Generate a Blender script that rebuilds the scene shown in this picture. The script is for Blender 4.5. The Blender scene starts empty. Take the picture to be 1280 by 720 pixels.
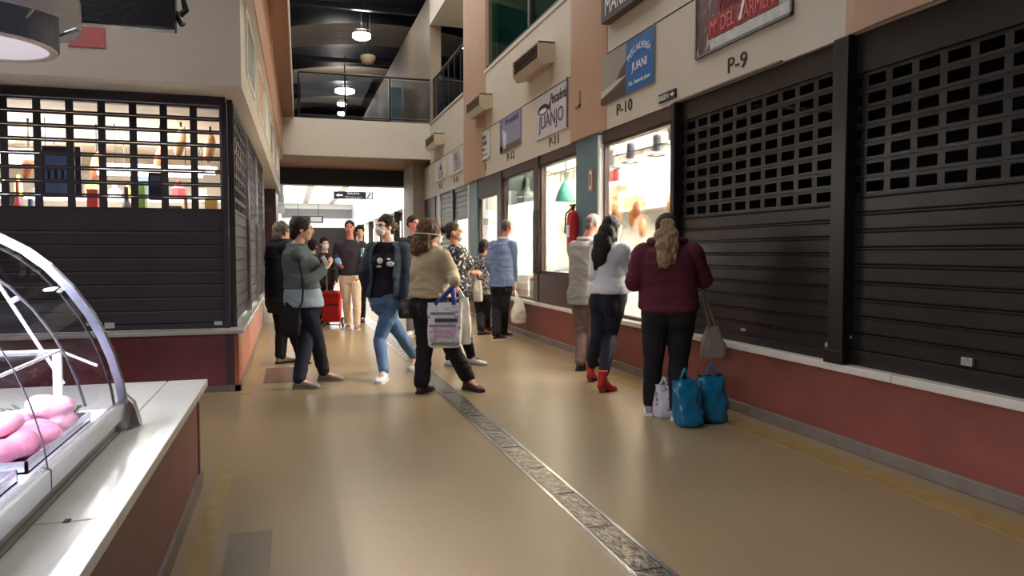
import bpy, bmesh, math, random
import numpy as np
from mathutils import Vector, Matrix

scene = bpy.context.scene
col = scene.collection
random.seed(7)
RNG = np.random.RandomState(11)

# ------------------------------------------------------------------ camera
FPX = 920.0
CAM_H = 1.32
YAW = math.radians(16.7375)
PITCH = math.radians(2.8003)
cam_data = bpy.data.cameras.new('camera')
cam_data.sensor_width = 36.0
cam_data.lens = 36.0 * FPX / 1280.0
cam_data.clip_end = 200
cam = bpy.data.objects.new('camera', cam_data)
col.objects.link(cam)
cam.location = (0, 0, CAM_H)
cam.rotation_euler = (math.pi / 2 - PITCH, 0, -YAW)
scene.camera = cam

# ------------------------------------------------------------------ world, exposure
world = bpy.data.worlds.new('night')
scene.world = world
world.use_nodes = True
bg = world.node_tree.nodes['Background']
bg.inputs[0].default_value = (0.42, 0.42, 0.60, 1)
bg.inputs[1].default_value = 0.025
scene.view_settings.view_transform = 'Standard'
scene.view_settings.look = 'None'
scene.view_settings.gamma = 1.0
scene.view_settings.use_curve_mapping = False
scene.view_settings.exposure = 0.0


def lamp_area(name, loc, size, power, color=(1, 1, 1), rot=(0, 0, 0), size_y=None, spread=math.pi):
    d = bpy.data.lights.new(name, 'AREA')
    d.energy = power
    d.color = color
    d.size = size
    d.spread = spread
    if size_y:
        d.shape = 'RECTANGLE'
        d.size_y = size_y
    o = bpy.data.objects.new(name, d)
    col.objects.link(o)
    o.location = loc
    o.rotation_euler = rot
    return o


WARM = (1.0, 0.965, 0.90)
WHITE = (1.0, 0.97, 0.92)
# light of lamps out of view: hall pendants (high up), shop ceilings, stall ceiling, far hall
lamp_area('hall_lamp_light', (1.3, 7.0, 8.3), 4.0, 235, WARM, size_y=9)
lamp_area('hall_lamp_light', (1.6, 15.0, 8.3), 4.0, 330, WARM, size_y=8)
lamp_area('hall_lamp_light', (-3.2, 3.2, 5.4), 2.0, 130, WHITE, size_y=4)
lamp_area('shop_ceiling_light', (4.7, 7.6, 2.96), 1.5, 900, (1.0, 0.91, 0.77), size_y=2.2)
lamp_area('shop_ceiling_light', (4.7, 10.6, 2.96), 1.5, 1150, (1.0, 0.84, 0.62), size_y=3.0)
lamp_area('shop_ceiling_light', (4.7, 13.2, 2.96), 1.5, 750, (1.0, 0.86, 0.66), size_y=2.0)
lamp_area('shop_ceiling_light', (5.0, 16.8, 2.96), 2.2, 700, WHITE, size_y=3.5)
lamp_area('stall_ceiling_light', (-2.4, 9.6, 2.66), 2.6, 480, WHITE, size_y=2.5)
lamp_area('far_hall_light', (1.6, 27.0, 4.1), 2.5, 260, WHITE, size_y=9)
lamp_area('far_hall_light', (1.6, 38.0, 4.1), 2.5, 260, WHITE, size_y=9)

lamp_area('office_fill_light', (5.4, 9.5, 6.8), 1.0, 45, (0.9, 1.0, 0.95), size_y=5)  # added fill so the green room shows through the glass
lamp_area('gallery_fill_light', (5.2, 17.2, 7.1), 0.8, 40, WARM, size_y=2)  # added fill to brighten the dark gallery recess

# ------------------------------------------------------------------ pixel to place
_R = Vector((math.cos(YAW), -math.sin(YAW), 0))
_FH = Vector((math.sin(YAW), math.cos(YAW), 0))
_F = _FH * math.cos(PITCH) - Vector((0, 0, math.sin(PITCH)))
_U = _FH * math.sin(PITCH) + Vector((0, 0, math.cos(PITCH)))
_C = Vector((0, 0, CAM_H))


def ray(u, v):
    return _R * ((u - 640) / FPX) + _U * ((360 - v) / FPX) + _F


def onz(u, v, z=0.0):
    d = ray(u, v)
    return _C + d * ((z - CAM_H) / d.z)


def onx(u, v, x):
    d = ray(u, v)
    return _C + d * (x / d.x)


def ony(u, v, y):
    d = ray(u, v)
    return _C + d * (y / d.y)


# ------------------------------------------------------------------ materials
def lin(c):
    return tuple((x / 12.92 if x <= 0.04045 else ((x + 0.055) / 1.055) ** 2.4) for x in [k / 255.0 for k in c])


_M = {}


def pm(name, rgb, rough=0.6, var=0.08, scale=6.0, bump=0.08, bscale=40.0, metal=0.0, stretch=None, rvar=0.0, coat=0.0, spec=0.5):
    """principled material: colour with soft noise variation and fine relief"""
    if name in _M:
        return _M[name]
    m = bpy.data.materials.new(name)
    m.use_nodes = True
    nt = m.node_tree
    b = nt.nodes['Principled BSDF']
    tc = nt.nodes.new('ShaderNodeTexCoord')
    mp = nt.nodes.new('ShaderNodeMapping')
    nt.links.new(tc.outputs['Object'], mp.inputs[0])
    if stretch:
        mp.inputs['Scale'].default_value = stretch
    n = nt.nodes.new('ShaderNodeTexNoise')
    n.inputs['Scale'].default_value = scale
    n.inputs['Detail'].default_value = 5
    nt.links.new(mp.outputs[0], n.inputs['Vector'])
    r = nt.nodes.new('ShaderNodeValToRGB')
    c = lin(rgb)
    r.color_ramp.elements[0].position = 0.3
    r.color_ramp.elements[1].position = 0.7
    r.color_ramp.elements[0].color = tuple(x * (1 - var) for x in c) + (1,)
    r.color_ramp.elements[1].color = tuple(min(1, x * (1 + var)) for x in c) + (1,)
    nt.links.new(n.outputs[0], r.inputs[0])
    nt.links.new(r.outputs[0], b.inputs['Base Color'])
    b.inputs['Roughness'].default_value = rough
    b.inputs['Metallic'].default_value = metal
    b.inputs['Specular IOR Level'].default_value = spec
    if coat:
        b.inputs['Coat Weight'].default_value = coat
        b.inputs['Coat Roughness'].default_value = 0.08
    if rvar:
        mr = nt.nodes.new('ShaderNodeMapRange')
        mr.inputs['To Min'].default_value = max(0.02, rough - rvar)
        mr.inputs['To Max'].default_value = rough + rvar
        nt.links.new(n.outputs[0], mr.inputs[0])
        nt.links.new(mr.outputs[0], b.inputs['Roughness'])
    if bump:
        n2 = nt.nodes.new('ShaderNodeTexNoise')
        n2.inputs['Scale'].default_value = bscale
        n2.inputs['Detail'].default_value = 3
        nt.links.new(mp.outputs[0], n2.inputs['Vector'])
        bp = nt.nodes.new('ShaderNodeBump')
        bp.inputs['Strength'].default_value = bump
        bp.inputs['Distance'].default_value = 0.02
        nt.links.new(n2.outputs[0], bp.inputs['Height'])
        nt.links.new(bp.outputs[0], b.inputs['Normal'])
    _M[name] = m
    return m


def emis(name, rgb, strength):
    if name in _M:
        return _M[name]
    m = bpy.data.materials.new(name)
    m.use_nodes = True
    b = m.node_tree.nodes['Principled BSDF']
    b.inputs['Base Color'].default_value = lin(rgb) + (1,)
    b.inputs['Emission Color'].default_value = lin(rgb) + (1,)
    b.inputs['Emission Strength'].default_value = strength
    _M[name] = m
    return m


def glass_mat(name, tint=(1, 1, 1), refl=1.0, rough=0.0):
    """thin pane: clear with a fresnel reflection"""
    if name in _M:
        return _M[name]
    m = bpy.data.materials.new(name)
    m.use_nodes = True
    nt = m.node_tree
    nt.nodes.clear()
    out = nt.nodes.new('ShaderNodeOutputMaterial')
    mix = nt.nodes.new('ShaderNodeMixShader')
    tr = nt.nodes.new('ShaderNodeBsdfTransparent')
    tr.inputs[0].default_value = tint + (1,)
    gl = nt.nodes.new('ShaderNodeBsdfGlossy')
    gl.inputs['Roughness'].default_value = rough
    fr = nt.nodes.new('ShaderNodeFresnel')
    fr.inputs[0].default_value = 1.45
    mu = nt.nodes.new('ShaderNodeMath')
    mu.operation = 'MULTIPLY'
    mu.inputs[1].default_value = refl
    nt.links.new(fr.outputs[0], mu.inputs[0])
    nt.links.new(mu.outputs[0], mix.inputs[0])
    nt.links.new(tr.outputs[0], mix.inputs[1])
    nt.links.new(gl.outputs[0], mix.inputs[2])
    nt.links.new(mix.outputs[0], out.inputs[0])
    _M[name] = m
    return m


def spots(name, rgb_a, rgb_b, scale, thr=0.5, rough=0.7, kind='VORONOI', stretch=None, soft=0.03, rgb_c=None):
    """two (three) tone printed pattern"""
    if name in _M:
        return _M[name]
    m = bpy.data.materials.new(name)
    m.use_nodes = True
    nt = m.node_tree
    b = nt.nodes['Principled BSDF']
    tc = nt.nodes.new('ShaderNodeTexCoord')
    mp = nt.nodes.new('ShaderNodeMapping')
    if stretch:
        mp.inputs['Scale'].default_value = stretch
    nt.links.new(tc.outputs['Object'], mp.inputs[0])
    if kind == 'VORONOI':
        t = nt.nodes.new('ShaderNodeTexVoronoi')
    else:
        t = nt.nodes.new('ShaderNodeTexNoise')
        t.inputs['Detail'].default_value = 4
    t.inputs['Scale'].default_value = scale
    nt.links.new(mp.outputs[0], t.inputs['Vector'])
    r = nt.nodes.new('ShaderNodeValToRGB')
    e = r.color_ramp.elements
    e[0].position = thr - soft
    e[1].position = thr + soft
    e[0].color = lin(rgb_a) + (1,)
    e[1].color = lin(rgb_b) + (1,)
    if rgb_c:
        k = e.new(min(0.98, thr + 0.12))
        k.color = lin(rgb_c) + (1,)
    nt.links.new(t.outputs[0], r.inputs[0])
    nt.links.new(r.outputs[0], b.inputs['Base Color'])
    b.inputs['Roughness'].default_value = rough
    _M[name] = m
    return m


# ------------------------------------------------------------------ mesh building
def wpos(o):
    p = Vector((0, 0, 0))
    while o:
        p += o.location
        o = o.parent
    return p


class MB:
    def __init__(self):
        self.v = []
        self.f = []

    def add(self, vs, fs):
        n = len(self.v)
        self.v += [tuple(p) for p in vs]
        self.f += [tuple(i + n for i in f) for f in fs]
        return self

    def box(self, x0, x1, y0, y1, z0, z1):
        x0, x1 = min(x0, x1), max(x0, x1)
        y0, y1 = min(y0, y1), max(y0, y1)
        z0, z1 = min(z0, z1), max(z0, z1)
        vs = [(x0, y0, z0), (x1, y0, z0), (x1, y1, z0), (x0, y1, z0), (x0, y0, z1), (x1, y0, z1), (x1, y1, z1), (x0, y1, z1)]
        fs = [(0, 3, 2, 1), (4, 5, 6, 7), (0, 1, 5, 4), (1, 2, 6, 5), (2, 3, 7, 6), (3, 0, 4, 7)]
        return self.add(vs, fs)

    def obox(self, c, ax, ay, az):
        """oriented box: centre and three half-axis vectors"""
        c, ax, ay, az = Vector(c), Vector(ax), Vector(ay), Vector(az)
        vs = [c + ax * i + ay * j + az * k for k in (-1, 1) for i, j in ((-1, -1), (1, -1), (1, 1), (-1, 1))]
        fs = [(0, 3, 2, 1), (4, 5, 6, 7), (0, 1, 5, 4), (1, 2, 6, 5), (2, 3, 7, 6), (3, 0, 4, 7)]
        return self.add(vs, fs)

    def loft(self, rings, cap=True):
        n = len(rings[0])
        vs = [p for r in rings for p in r]
        fs = []
        for i in range(len(rings) - 1):
            for j in range(n):
                k = (j + 1) % n
                fs.append((i * n + j, i * n + k, (i + 1) * n + k, (i + 1) * n + j))
        if cap:
            fs.append(tuple(range(n - 1, -1, -1)))
            fs.append(tuple((len(rings) - 1) * n + j for j in range(n)))
        return self.add(vs, fs)

    def tube(self, pts, rad, n=10, cap=True):
        pts = [Vector(p) for p in pts]
        if not hasattr(rad, '__len__'):
            rad = [rad] * len(pts)
        rings = []
        ref = None
        for i, p in enumerate(pts):
            d = (pts[min(i + 1, len(pts) - 1)] - pts[max(i - 1, 0)])
            if d.length < 1e-6:
                d = Vector((0, 0, 1))
            d.normalize()
            if ref is None:
                ref = d.orthogonal().normalized()
            a = (ref - d * ref.dot(d))
            if a.length < 1e-4:
                a = d.orthogonal()
            a.normalize()
            ref = a
            b = d.cross(a)
            rings.append([p + (a * math.cos(t) + b * math.sin(t)) * rad[i] for t in [2 * math.pi * k / n for k in range(n)]])
        return self.loft(rings, cap)

    def ellipsoid(self, c, ax, ay, az, nu=14, nv=9):
        c, ax, ay, az = Vector(c), Vector(ax), Vector(ay), Vector(az)
        rings = []
        for i in range(nv):
            t = math.pi * (i + 0.35) / (nv - 0.3)
            t = min(max(t, 0.08), math.pi - 0.08)
            rings.append([c - az * math.cos(t) + (ax * math.cos(q) + ay * math.sin(q)) * math.sin(t) for q in [2 * math.pi * k / nu for k in range(nu)]])
        return self.loft(rings)

    def lathe(self, c, prof, n=24, cap=True):
        """prof: list of (radius, z)"""
        c = Vector(c)
        rings = [[c + Vector((max(r, 1e-4) * math.cos(t), max(r, 1e-4) * math.sin(t), z)) for t in [2 * math.pi * k / n for k in range(n)]] for r, z in prof]
        return self.loft(rings, cap)

    def prism(self, poly, d0, d1):
        """polygon of points extruded by vector d0..d1"""
        a = [Vector(p) + Vector(d0) for p in poly]
        b = [Vector(p) + Vector(d1) for p in poly]
        return self.loft([a, b])

    def mesh(self, name, off=(0, 0, 0), smooth=False):
        me = bpy.data.meshes.new(name)
        o = Vector(off)
        me.from_pydata([(p[0] - o.x, p[1] - o.y, p[2] - o.z) for p in self.v], [], self.f)
        bm = bmesh.new()
        bm.from_mesh(me)
        bmesh.ops.recalc_face_normals(bm, faces=bm.faces)
        bm.to_mesh(me)
        bm.free()
        if smooth:
            me.polygons.foreach_set('use_smooth', [True] * len(me.polygons))
        return me

    def build(self, name, mat, parent=None, smooth=False, bevel=0.0, autosmooth=False):
        off = wpos(parent) if parent else Vector((0, 0, 0))
        if not parent and self.v:
            a = np.array(self.v)
            mn, mx = a.min(0), a.max(0)
            off = Vector(((mn[0] + mx[0]) / 2, (mn[1] + mx[1]) / 2, mn[2]))
        me = self.mesh(name, off, smooth)
        o = bpy.data.objects.new(name, me)
        col.objects.link(o)
        if parent:
            o.parent = parent
        else:
            o.location = off
        if mat:
            me.materials.append(mat)
        if bevel:
            md = o.modifiers.new('bevel', 'BEVEL')
            md.width = bevel
            md.segments = 2
            md.limit_method = 'ANGLE'
        return o


def B(*a):
    return MB().box(*a)


def tag(o, label=None, cat=None, group=None, kind=None):
    if label:
        o['label'] = label
    if cat:
        o['category'] = cat
    if group:
        o['group'] = group
    if kind:
        o['kind'] = kind
    return o


def empty(name, loc, label, cat, group=None, kind=None):
    o = bpy.data.objects.new(name, None)
    col.objects.link(o)
    o.location = loc
    o.empty_display_size = 0.1
    return tag(o, label, cat, group, kind)


def inst(name, me, parent, loc):
    """another object on shared mesh data, loc in the parent's frame"""
    o = bpy.data.objects.new(name, me)
    col.objects.link(o)
    if parent:
        o.parent = parent
    o.location = loc
    return o


def text_mesh(s, mat, name, parent, origin, xdir, ydir, width=None, height=None, depth=0.004, shear=0.0, center=False, arc=None):
    """lettering as real thin geometry; origin = lower left corner; fits to width/height"""
    cu = bpy.data.curves.new(name, 'FONT')
    cu.body = s
    cu.shear = shear
    cu.extrude = 0.002
    cu.resolution_u = 3
    t = bpy.data.objects.new(name, cu)
    col.objects.link(t)
    dg = bpy.context.evaluated_depsgraph_get()
    me = bpy.data.meshes.new_from_object(t.evaluated_get(dg))
    bpy.data.objects.remove(t)
    n = len(me.vertices)
    a = np.empty(n * 3)
    me.vertices.foreach_get('co', a)
    a = a.reshape(-1, 3)
    mn, mx = a.min(0), a.max(0)
    sz = mx - mn
    sx = width / sz[0] if width else None
    sy = height / sz[1] if height else None
    sx = sx or sy
    sy = sy or sx
    px = (a[:, 0] - mn[0]) * sx
    py = (a[:, 1] - mn[1]) * sy
    if arc:
        R = arc
        wd = sz[0] * sx
        ang = (px - wd / 2) / R
        px, py = wd / 2 + (R + py) * np.sin(ang), (R + py) * np.cos(ang) - R
    xd, yd = Vector(xdir).normalized(), Vector(ydir).normalized()
    nd = xd.cross(yd)
    off = wpos(parent) if parent else Vector((0, 0, 0))
    o0 = np.array(Vector(origin) - off)
    pz = (a[:, 2] - mn[2]) / max(1e-6, sz[2]) * depth
    out = o0 + px[:, None] * np.array(xd) + py[:, None] * np.array(yd) + pz[:, None] * np.array(nd)
    me.vertices.foreach_set('co', out.ravel())
    me.materials.clear()
    me.materials.append(mat)
    o = bpy.data.objects.new(name, me)
    col.objects.link(o)
    if parent:
        o.parent = parent
    return o


# ------------------------------------------------------------------ voxel merge and cloth noise
def _hash(ix, iy, iz):
    h = (ix * 374761393 + iy * 668265263 + iz * 2147483647 + 12345) & 0xFFFFFFFF
    h = ((h ^ (h >> 13)) * 1274126177) & 0xFFFFFFFF
    return ((h ^ (h >> 16)) & 0xFFFF) / 65535.0


def vnoise(P):
    P = np.asarray(P)
    i = np.floor(P).astype(np.int64)
    f = P - i
    f = f * f * (3 - 2 * f)
    r = 0
    for dx in (0, 1):
        for dy in (0, 1):
            for dz in (0, 1):
                w = (f[:, 0] if dx else 1 - f[:, 0]) * (f[:, 1] if dy else 1 - f[:, 1]) * (f[:, 2] if dz else 1 - f[:, 2])
                r = r + w * _hash(i[:, 0] + dx, i[:, 1] + dy, i[:, 2] + dz)
    return r * 2 - 1


def folds(P, seed=0.0):
    """soft wrinkles, mostly running across and slanting"""
    w = vnoise(P * 4 + seed) * 0.6
    q = np.stack([P[:, 0] * 5 + P[:, 2] * 4 + w, P[:, 1] * 5 + w, P[:, 2] * 16 + w * 2], 1)
    a = 1 - np.abs(vnoise(q + seed * 1.7)) * 2
    q2 = np.stack([P[:, 0] * 14 - P[:, 2] * 6, P[:, 1] * 14, P[:, 2] * 24 + P[:, 0] * 8], 1)
    return a * 0.7 + vnoise(q2 + seed) * 0.3


def merged(mb, name, mat, parent, voxel=0.008, smooth=3, noise=0.0, seed=0.0, nfun=folds):
    """union of all pieces in mb as one continuous skin"""
    me = mb.mesh(name + '_src')
    t = bpy.data.objects.new(name + '_src', me)
    col.objects.link(t)
    md = t.modifiers.new('r', 'REMESH')
    md.mode = 'VOXEL'
    md.voxel_size = voxel
    if smooth:
        ms = t.modifiers.new('s', 'SMOOTH')
        ms.factor = 0.5
        ms.iterations = smooth
    dg = bpy.context.evaluated_depsgraph_get()
    out = bpy.data.meshes.new_from_object(t.evaluated_get(dg))
    bpy.data.objects.remove(t)
    bpy.data.meshes.remove(me)
    n = len(out.vertices)
    a = np.empty(n * 3)
    out.vertices.foreach_get('co', a)
    a = a.reshape(-1, 3)
    if noise:
        nn = np.empty(n * 3)
        out.vertices.foreach_get('normal', nn)
        a = a + nn.reshape(-1, 3) * (nfun(a, seed) * noise)[:, None]
    a = a - np.array(wpos(parent) if parent else (0, 0, 0))
    out.vertices.foreach_set('co', a.ravel())
    out.polygons.foreach_set('use_smooth', [True] * len(out.polygons))
    out.update()
    out.name = name
    out.materials.clear()
    out.materials.append(mat)
    o = bpy.data.objects.new(name, out)
    col.objects.link(o)
    o.parent = parent
    return o
# ------------------------------------------------------------------ colours of the place
M_cream = pm('cream_paint', (206, 198, 184), 0.55, 0.03, 2.0, 0.04, 60)
M_shade_band = pm('salmon_shade_band', (180, 146, 122), 0.6, 0.05, 2.0, 0.04, 60)
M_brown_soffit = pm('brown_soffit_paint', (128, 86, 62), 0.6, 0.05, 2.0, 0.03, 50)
M_red = pm('red_render', (128, 68, 58), 0.62, 0.14, 3.5, 0.10, 35, rvar=0.1)
M_red_panel = pm('red_panel', (116, 58, 62), 0.4, 0.10, 4.0, 0.04, 35)
M_base = pm('grey_baseboard', (118, 106, 98), 0.5, 0.15, 8, 0.08, 40)
M_marble = pm('pale_marble', (226, 226, 220), 0.16, 0.035, 5.0, 0.0, 30, rvar=0.05)
M_marble_dim = pm('worn_marble', (206, 200, 190), 0.3, 0.08, 5.0, 0.02, 30)
M_shutter = pm('dark_brown_metal', (22, 18, 19), 0.38, 0.10, 3.0, 0.03, 60, rvar=0.08)
M_shutter_left = pm('dark_violet_metal', (52, 47, 56), 0.62, 0.08, 3.0, 0.03, 60)
M_frame = pm('dark_brown_frame', (66, 48, 44), 0.4, 0.08, 6.0, 0.02, 50)
M_black = pm('black_metal', (22, 22, 26), 0.4, 0.08, 6.0, 0.02, 50)
M_teal = pm('teal_paint', (92, 122, 130), 0.45, 0.05, 3.0, 0.03, 50)
M_white = pm('white_paint', (238, 238, 234), 0.5, 0.02, 3.0, 0.02, 50)
M_white_gloss = pm('white_gloss', (235, 236, 236), 0.2, 0.02, 3.0, 0.0, 50)
M_grey = pm('grey_metal', (150, 150, 150), 0.35, 0.05, 5.0, 0.02, 50, metal=0.6)
M_dark_grey = pm('dark_grey_paint', (70, 70, 74), 0.5, 0.06, 5, 0.02, 50)
M_steel = pm('brushed_steel', (205, 208, 214), 0.26, 0.06, 8, 0.03, 80, metal=1.0, stretch=(1, 0.1, 1))
M_yellow = pm('worn_yellow_paint', (150, 126, 76), 0.35, 0.16, 9.0, 0.03, 60)
M_ink = pm('black_ink', (26, 26, 28), 0.5, 0.0, 5, 0.0)
M_whiteink = pm('white_ink', (236, 238, 240), 0.5, 0.0, 5, 0.0)
M_glass = glass_mat('window_glass', (0.97, 0.98, 0.98), 0.9)
M_void = pm('unlit_interior', (44, 37, 36), 0.8, 0.1, 3, 0.0)

# polished resin floor
mf = bpy.data.materials.new('polished_resin_floor')
mf.use_nodes = True
nt = mf.node_tree
b = nt.nodes['Principled BSDF']
tc = nt.nodes.new('ShaderNodeTexCoord')
n1 = nt.nodes.new('ShaderNodeTexNoise')
n1.inputs['Scale'].default_value = 0.7
n1.inputs['Detail'].default_value = 2
n2 = nt.nodes.new('ShaderNodeTexNoise')
n2.inputs['Scale'].default_value = 45
n2.inputs['Detail'].default_value = 3
for n in (n1, n2):
    nt.links.new(tc.outputs['Object'], n.inputs['Vector'])
r1 = nt.nodes.new('ShaderNodeValToRGB')
r1.color_ramp.elements[0].position = 0.35
r1.color_ramp.elements[1].position = 0.68
r1.color_ramp.elements[0].color = lin((140, 121, 93)) + (1,)
r1.color_ramp.elements[1].color = lin((151, 131, 100)) + (1,)
nt.links.new(n1.outputs[0], r1.inputs[0])
mx = nt.nodes.new('ShaderNodeMixRGB')
mx.blend_type = 'OVERLAY'
mx.inputs[0].default_value = 0.06
nt.links.new(r1.outputs[0], mx.inputs[1])
nt.links.new(n2.outputs[0], mx.inputs[2])
nt.links.new(mx.outputs[0], b.inputs['Base Color'])
mr = nt.nodes.new('ShaderNodeMapRange')
mr.inputs['To Min'].default_value = 0.29
mr.inputs['To Max'].default_value = 0.35
nt.links.new(n1.outputs[0], mr.inputs[0])
nt.links.new(mr.outputs[0], b.inputs['Roughness'])
bp = nt.nodes.new('ShaderNodeBump')
bp.inputs['Strength'].default_value = 0.05
bp.inputs['Distance'].default_value = 0.01
nt.links.new(n2.outputs[0], bp.inputs['Height'])
nt.links.new(bp.outputs[0], b.inputs['Normal'])


def S(mb, name, mat, label, **k):
    return tag(mb.build(name, mat, **k), label, name.split('_')[0], kind='structure')


XR = 3.54          # corridor face of the right wall
S(B(-9, 9, -4, 50, -0.1, 0.0), 'floor', mf, 'polished beige brown resin floor of the market hall')
# painted lines and patches on the floor
tag(B(3.19, 3.37, -1, 8.2, 0.0, 0.004).build('floor_line', M_yellow), 'worn yellow line on floor along right red wall', 'floor marking')
tag(B(-0.43, -0.345, -1, 4.70, 0.0, 0.004).build('floor_line', M_yellow), 'worn yellow line on floor beside near marble counter', 'floor marking')
tag(B(-0.48, -0.36, 7.2, 13.6, 0.0, 0.004).build('floor_line', M_yellow), 'yellow line on floor under the shuttered stall side', 'floor marking')
tag(B(-0.29, -0.10, -1, 3.62, 0.0, 0.003).build('floor_patch', pm('grey_floor_patch', (114, 102, 84), 0.4, 0.1, 5, 0.04, 40)), 'grey repaired strip of floor beside near counter', 'floor patch')
tag(B(-0.28, 0.13, 7.75, 8.75, 0.0, 0.003).build('floor_patch', pm('brown_floor_patch', (98, 74, 62), 0.6, 0.1, 5, 0.04, 40)), 'brown patch of floor beneath standing grey-sweater woman', 'floor patch')

# drain channel with hammered covers
dr = empty('floor_drain', (1.405, 2.0, 0), 'long stainless steel drain channel running down the floor', 'drain')
for s in (-1, 1):
    B(1.405 + s * 0.078 - 0.009, 1.405 + s * 0.078 + 0.009, 0.2, 30, 0.0, 0.007).build('edge_rail', M_steel, dr)
M_cover = pm('hammered_steel', (168, 160, 148), 0.24, 0.22, 9, 0.9, 14, metal=0.85, rvar=0.1)
me = B(-0.064, 0.064, 0.006, 0.494, 0.0, 0.005).mesh('cover_plate')
me.materials.append(M_cover)
B(1.405 - 0.07, 1.405 + 0.07, 0.2, 30, 0.0, 0.002).build('channel', M_dark_grey, dr)
for i in range(58):
    inst('cover_plate', me, dr, (0, -1.8 + i * 0.5, 0.001 + 0.001 * (i % 2)))

# ------------------------------------------------------------------ right wall
wr = S(B(XR, XR + 0.35, -3, 20.4, 0.0, 0.52), 'wall_right', M_red, 'low terracotta red wall under the right shop fronts')
S(B(XR - 0.025, XR + 0.01, -3, 20.3, 0.0, 0.085), 'baseboard_right', M_base, 'grey stone baseboard along the right red wall', bevel=0.006)
sill = tag(empty('trim_1', (XR, 8, 0.52), 'white marble sill along the right shop fronts', 'sill'), kind='structure')
y = -2.8
while y < 20.0:
    B(XR - 0.045, XR + 0.36, y + 0.002, y + 1.598, 0.52, 0.57).build('sill_slab', M_marble_dim, sill, bevel=0.005)
    y += 1.6
FT = 3.60
S(B(XR, XR + 0.30, -3, 20.2, 2.74, FT), 'wall_right_fascia', M_cream, 'cream sign fascia above the right shop fronts')
S(B(XR + 0.015, XR + 0.30, -3, 20.2, FT, FT + 0.022), 'trim_2', M_dark_grey, 'dark shadow joint above the right fascia')
up = MB()
up.box(XR + 0.004, XR + 0.3, -3, 19.2, FT + 0.022, 4.66)
up.box(XR + 0.004, XR + 0.3, 13.66, 15.34, 4.66, 8.6)
up.box(XR + 0.004, XR + 0.3, -3, 4.2, 4.66, 8.6)
up.box(XR + 0.004, XR + 0.3, 4.2, 13.66, 6.9, 8.6)
up.box(XR + 0.004, XR + 0.3, 15.34, 19.2, 7.2, 8.6)
S(up, 'wall_right_upper', M_cream, 'cream upper wall with gallery openings on the right')
S(B(XR + 0.004, XR + 0.3, 19.2, 50, 4.66, 8.0), 'wall_right_beyond', pm('shaded_cream_paint', (138, 122, 106), 0.6, 0.05, 2, 0.03), 'upper wall beyond the bridge on the right, cream darkened for shade')  # cream wall darkened to taupe in place of dimmer light
# salmon bands stand in for shade between soft light patches, shallow rounded strips
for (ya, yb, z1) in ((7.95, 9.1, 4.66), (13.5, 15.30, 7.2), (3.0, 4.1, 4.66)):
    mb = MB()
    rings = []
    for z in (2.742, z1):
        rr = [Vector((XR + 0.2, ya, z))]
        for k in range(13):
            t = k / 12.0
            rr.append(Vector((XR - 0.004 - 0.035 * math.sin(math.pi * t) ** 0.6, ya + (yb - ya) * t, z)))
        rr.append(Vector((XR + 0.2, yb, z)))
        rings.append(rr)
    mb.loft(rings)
    S(mb, 'wall_right_pier', M_shade_band, 'salmon band painted for shade on the right wall', smooth=False)
# teal shop-front pillars
for (ya, yb, lab) in ((8.16, 8.90, 'teal painted pillar between the two nearest lit windows'), (14.16, 14.80, 'teal painted pillar left of the half open shutters')):
    mb = B(XR - 0.005, XR + 0.07, ya, yb, 0.572, 2.739)
    S(mb, 'wall_right_pillar', M_teal, lab, bevel=0.006)
tag(B(XR - 0.02, XR + 0.1, 8.10, 8.16, 0.57, 2.70).build('trim_3', M_white), 'white jamb strip beside the teal pillar', 'trim', kind='structure')
tag(B(XR - 0.02, XR + 0.1, 14.80, 14.88, 0.57, 2.70).build('trim_4', M_white), 'white jamb strip beside the far teal pillar', 'trim', kind='structure')
tag(B(XR - 0.025, XR + 0.0, 4.75, 6.35, 2.735, 2.75).build('trim_5', M_base), 'grey lower edge of the right fascia', 'trim', kind='structure')


# ------------------------------------------------------------------ shutters
SLAT = 0.113


def perf_slat(L, pitch, hole, h, hh, thick=0.012):
    """slat running along +Y from 0 to L with rectangular openings"""
    mb = MB()
    lo = (h - hh) * 0.45
    mb.box(0, thick, 0, L, 0, lo)
    mb.box(0, thick, 0, L, lo + hh, h - 0.004)
    n = int((L - (pitch - hole)) / pitch)
    rest = (L - n * pitch + (pitch - hole)) / 2
    y = 0
    for i in range(n + 1):
        y1 = rest + i * pitch
        mb.box(0, thick, y, min(y1, L), lo, lo + hh)
        y = y1 + hole
        if i == n:
            break
    if y < L:
        pass
    mb.box(-0.004, thick, 0, L, h - 0.012, h - 0.004)
    return mb


def solid_slat(L, h, thick=0.012):
    mb = MB()
    prof = [(thick, 0.002), (0.004, 0.002), (0.0, 0.012), (0.0, h * 0.8), (0.004, h - 0.016), (-0.006, h - 0.010), (-0.006, h - 0.003), (thick, h - 0.003)]
    mb.loft([[Vector((x, 0, z)) for x, z in prof], [Vector((x, L, z)) for x, z in prof]])
    return mb


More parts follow.
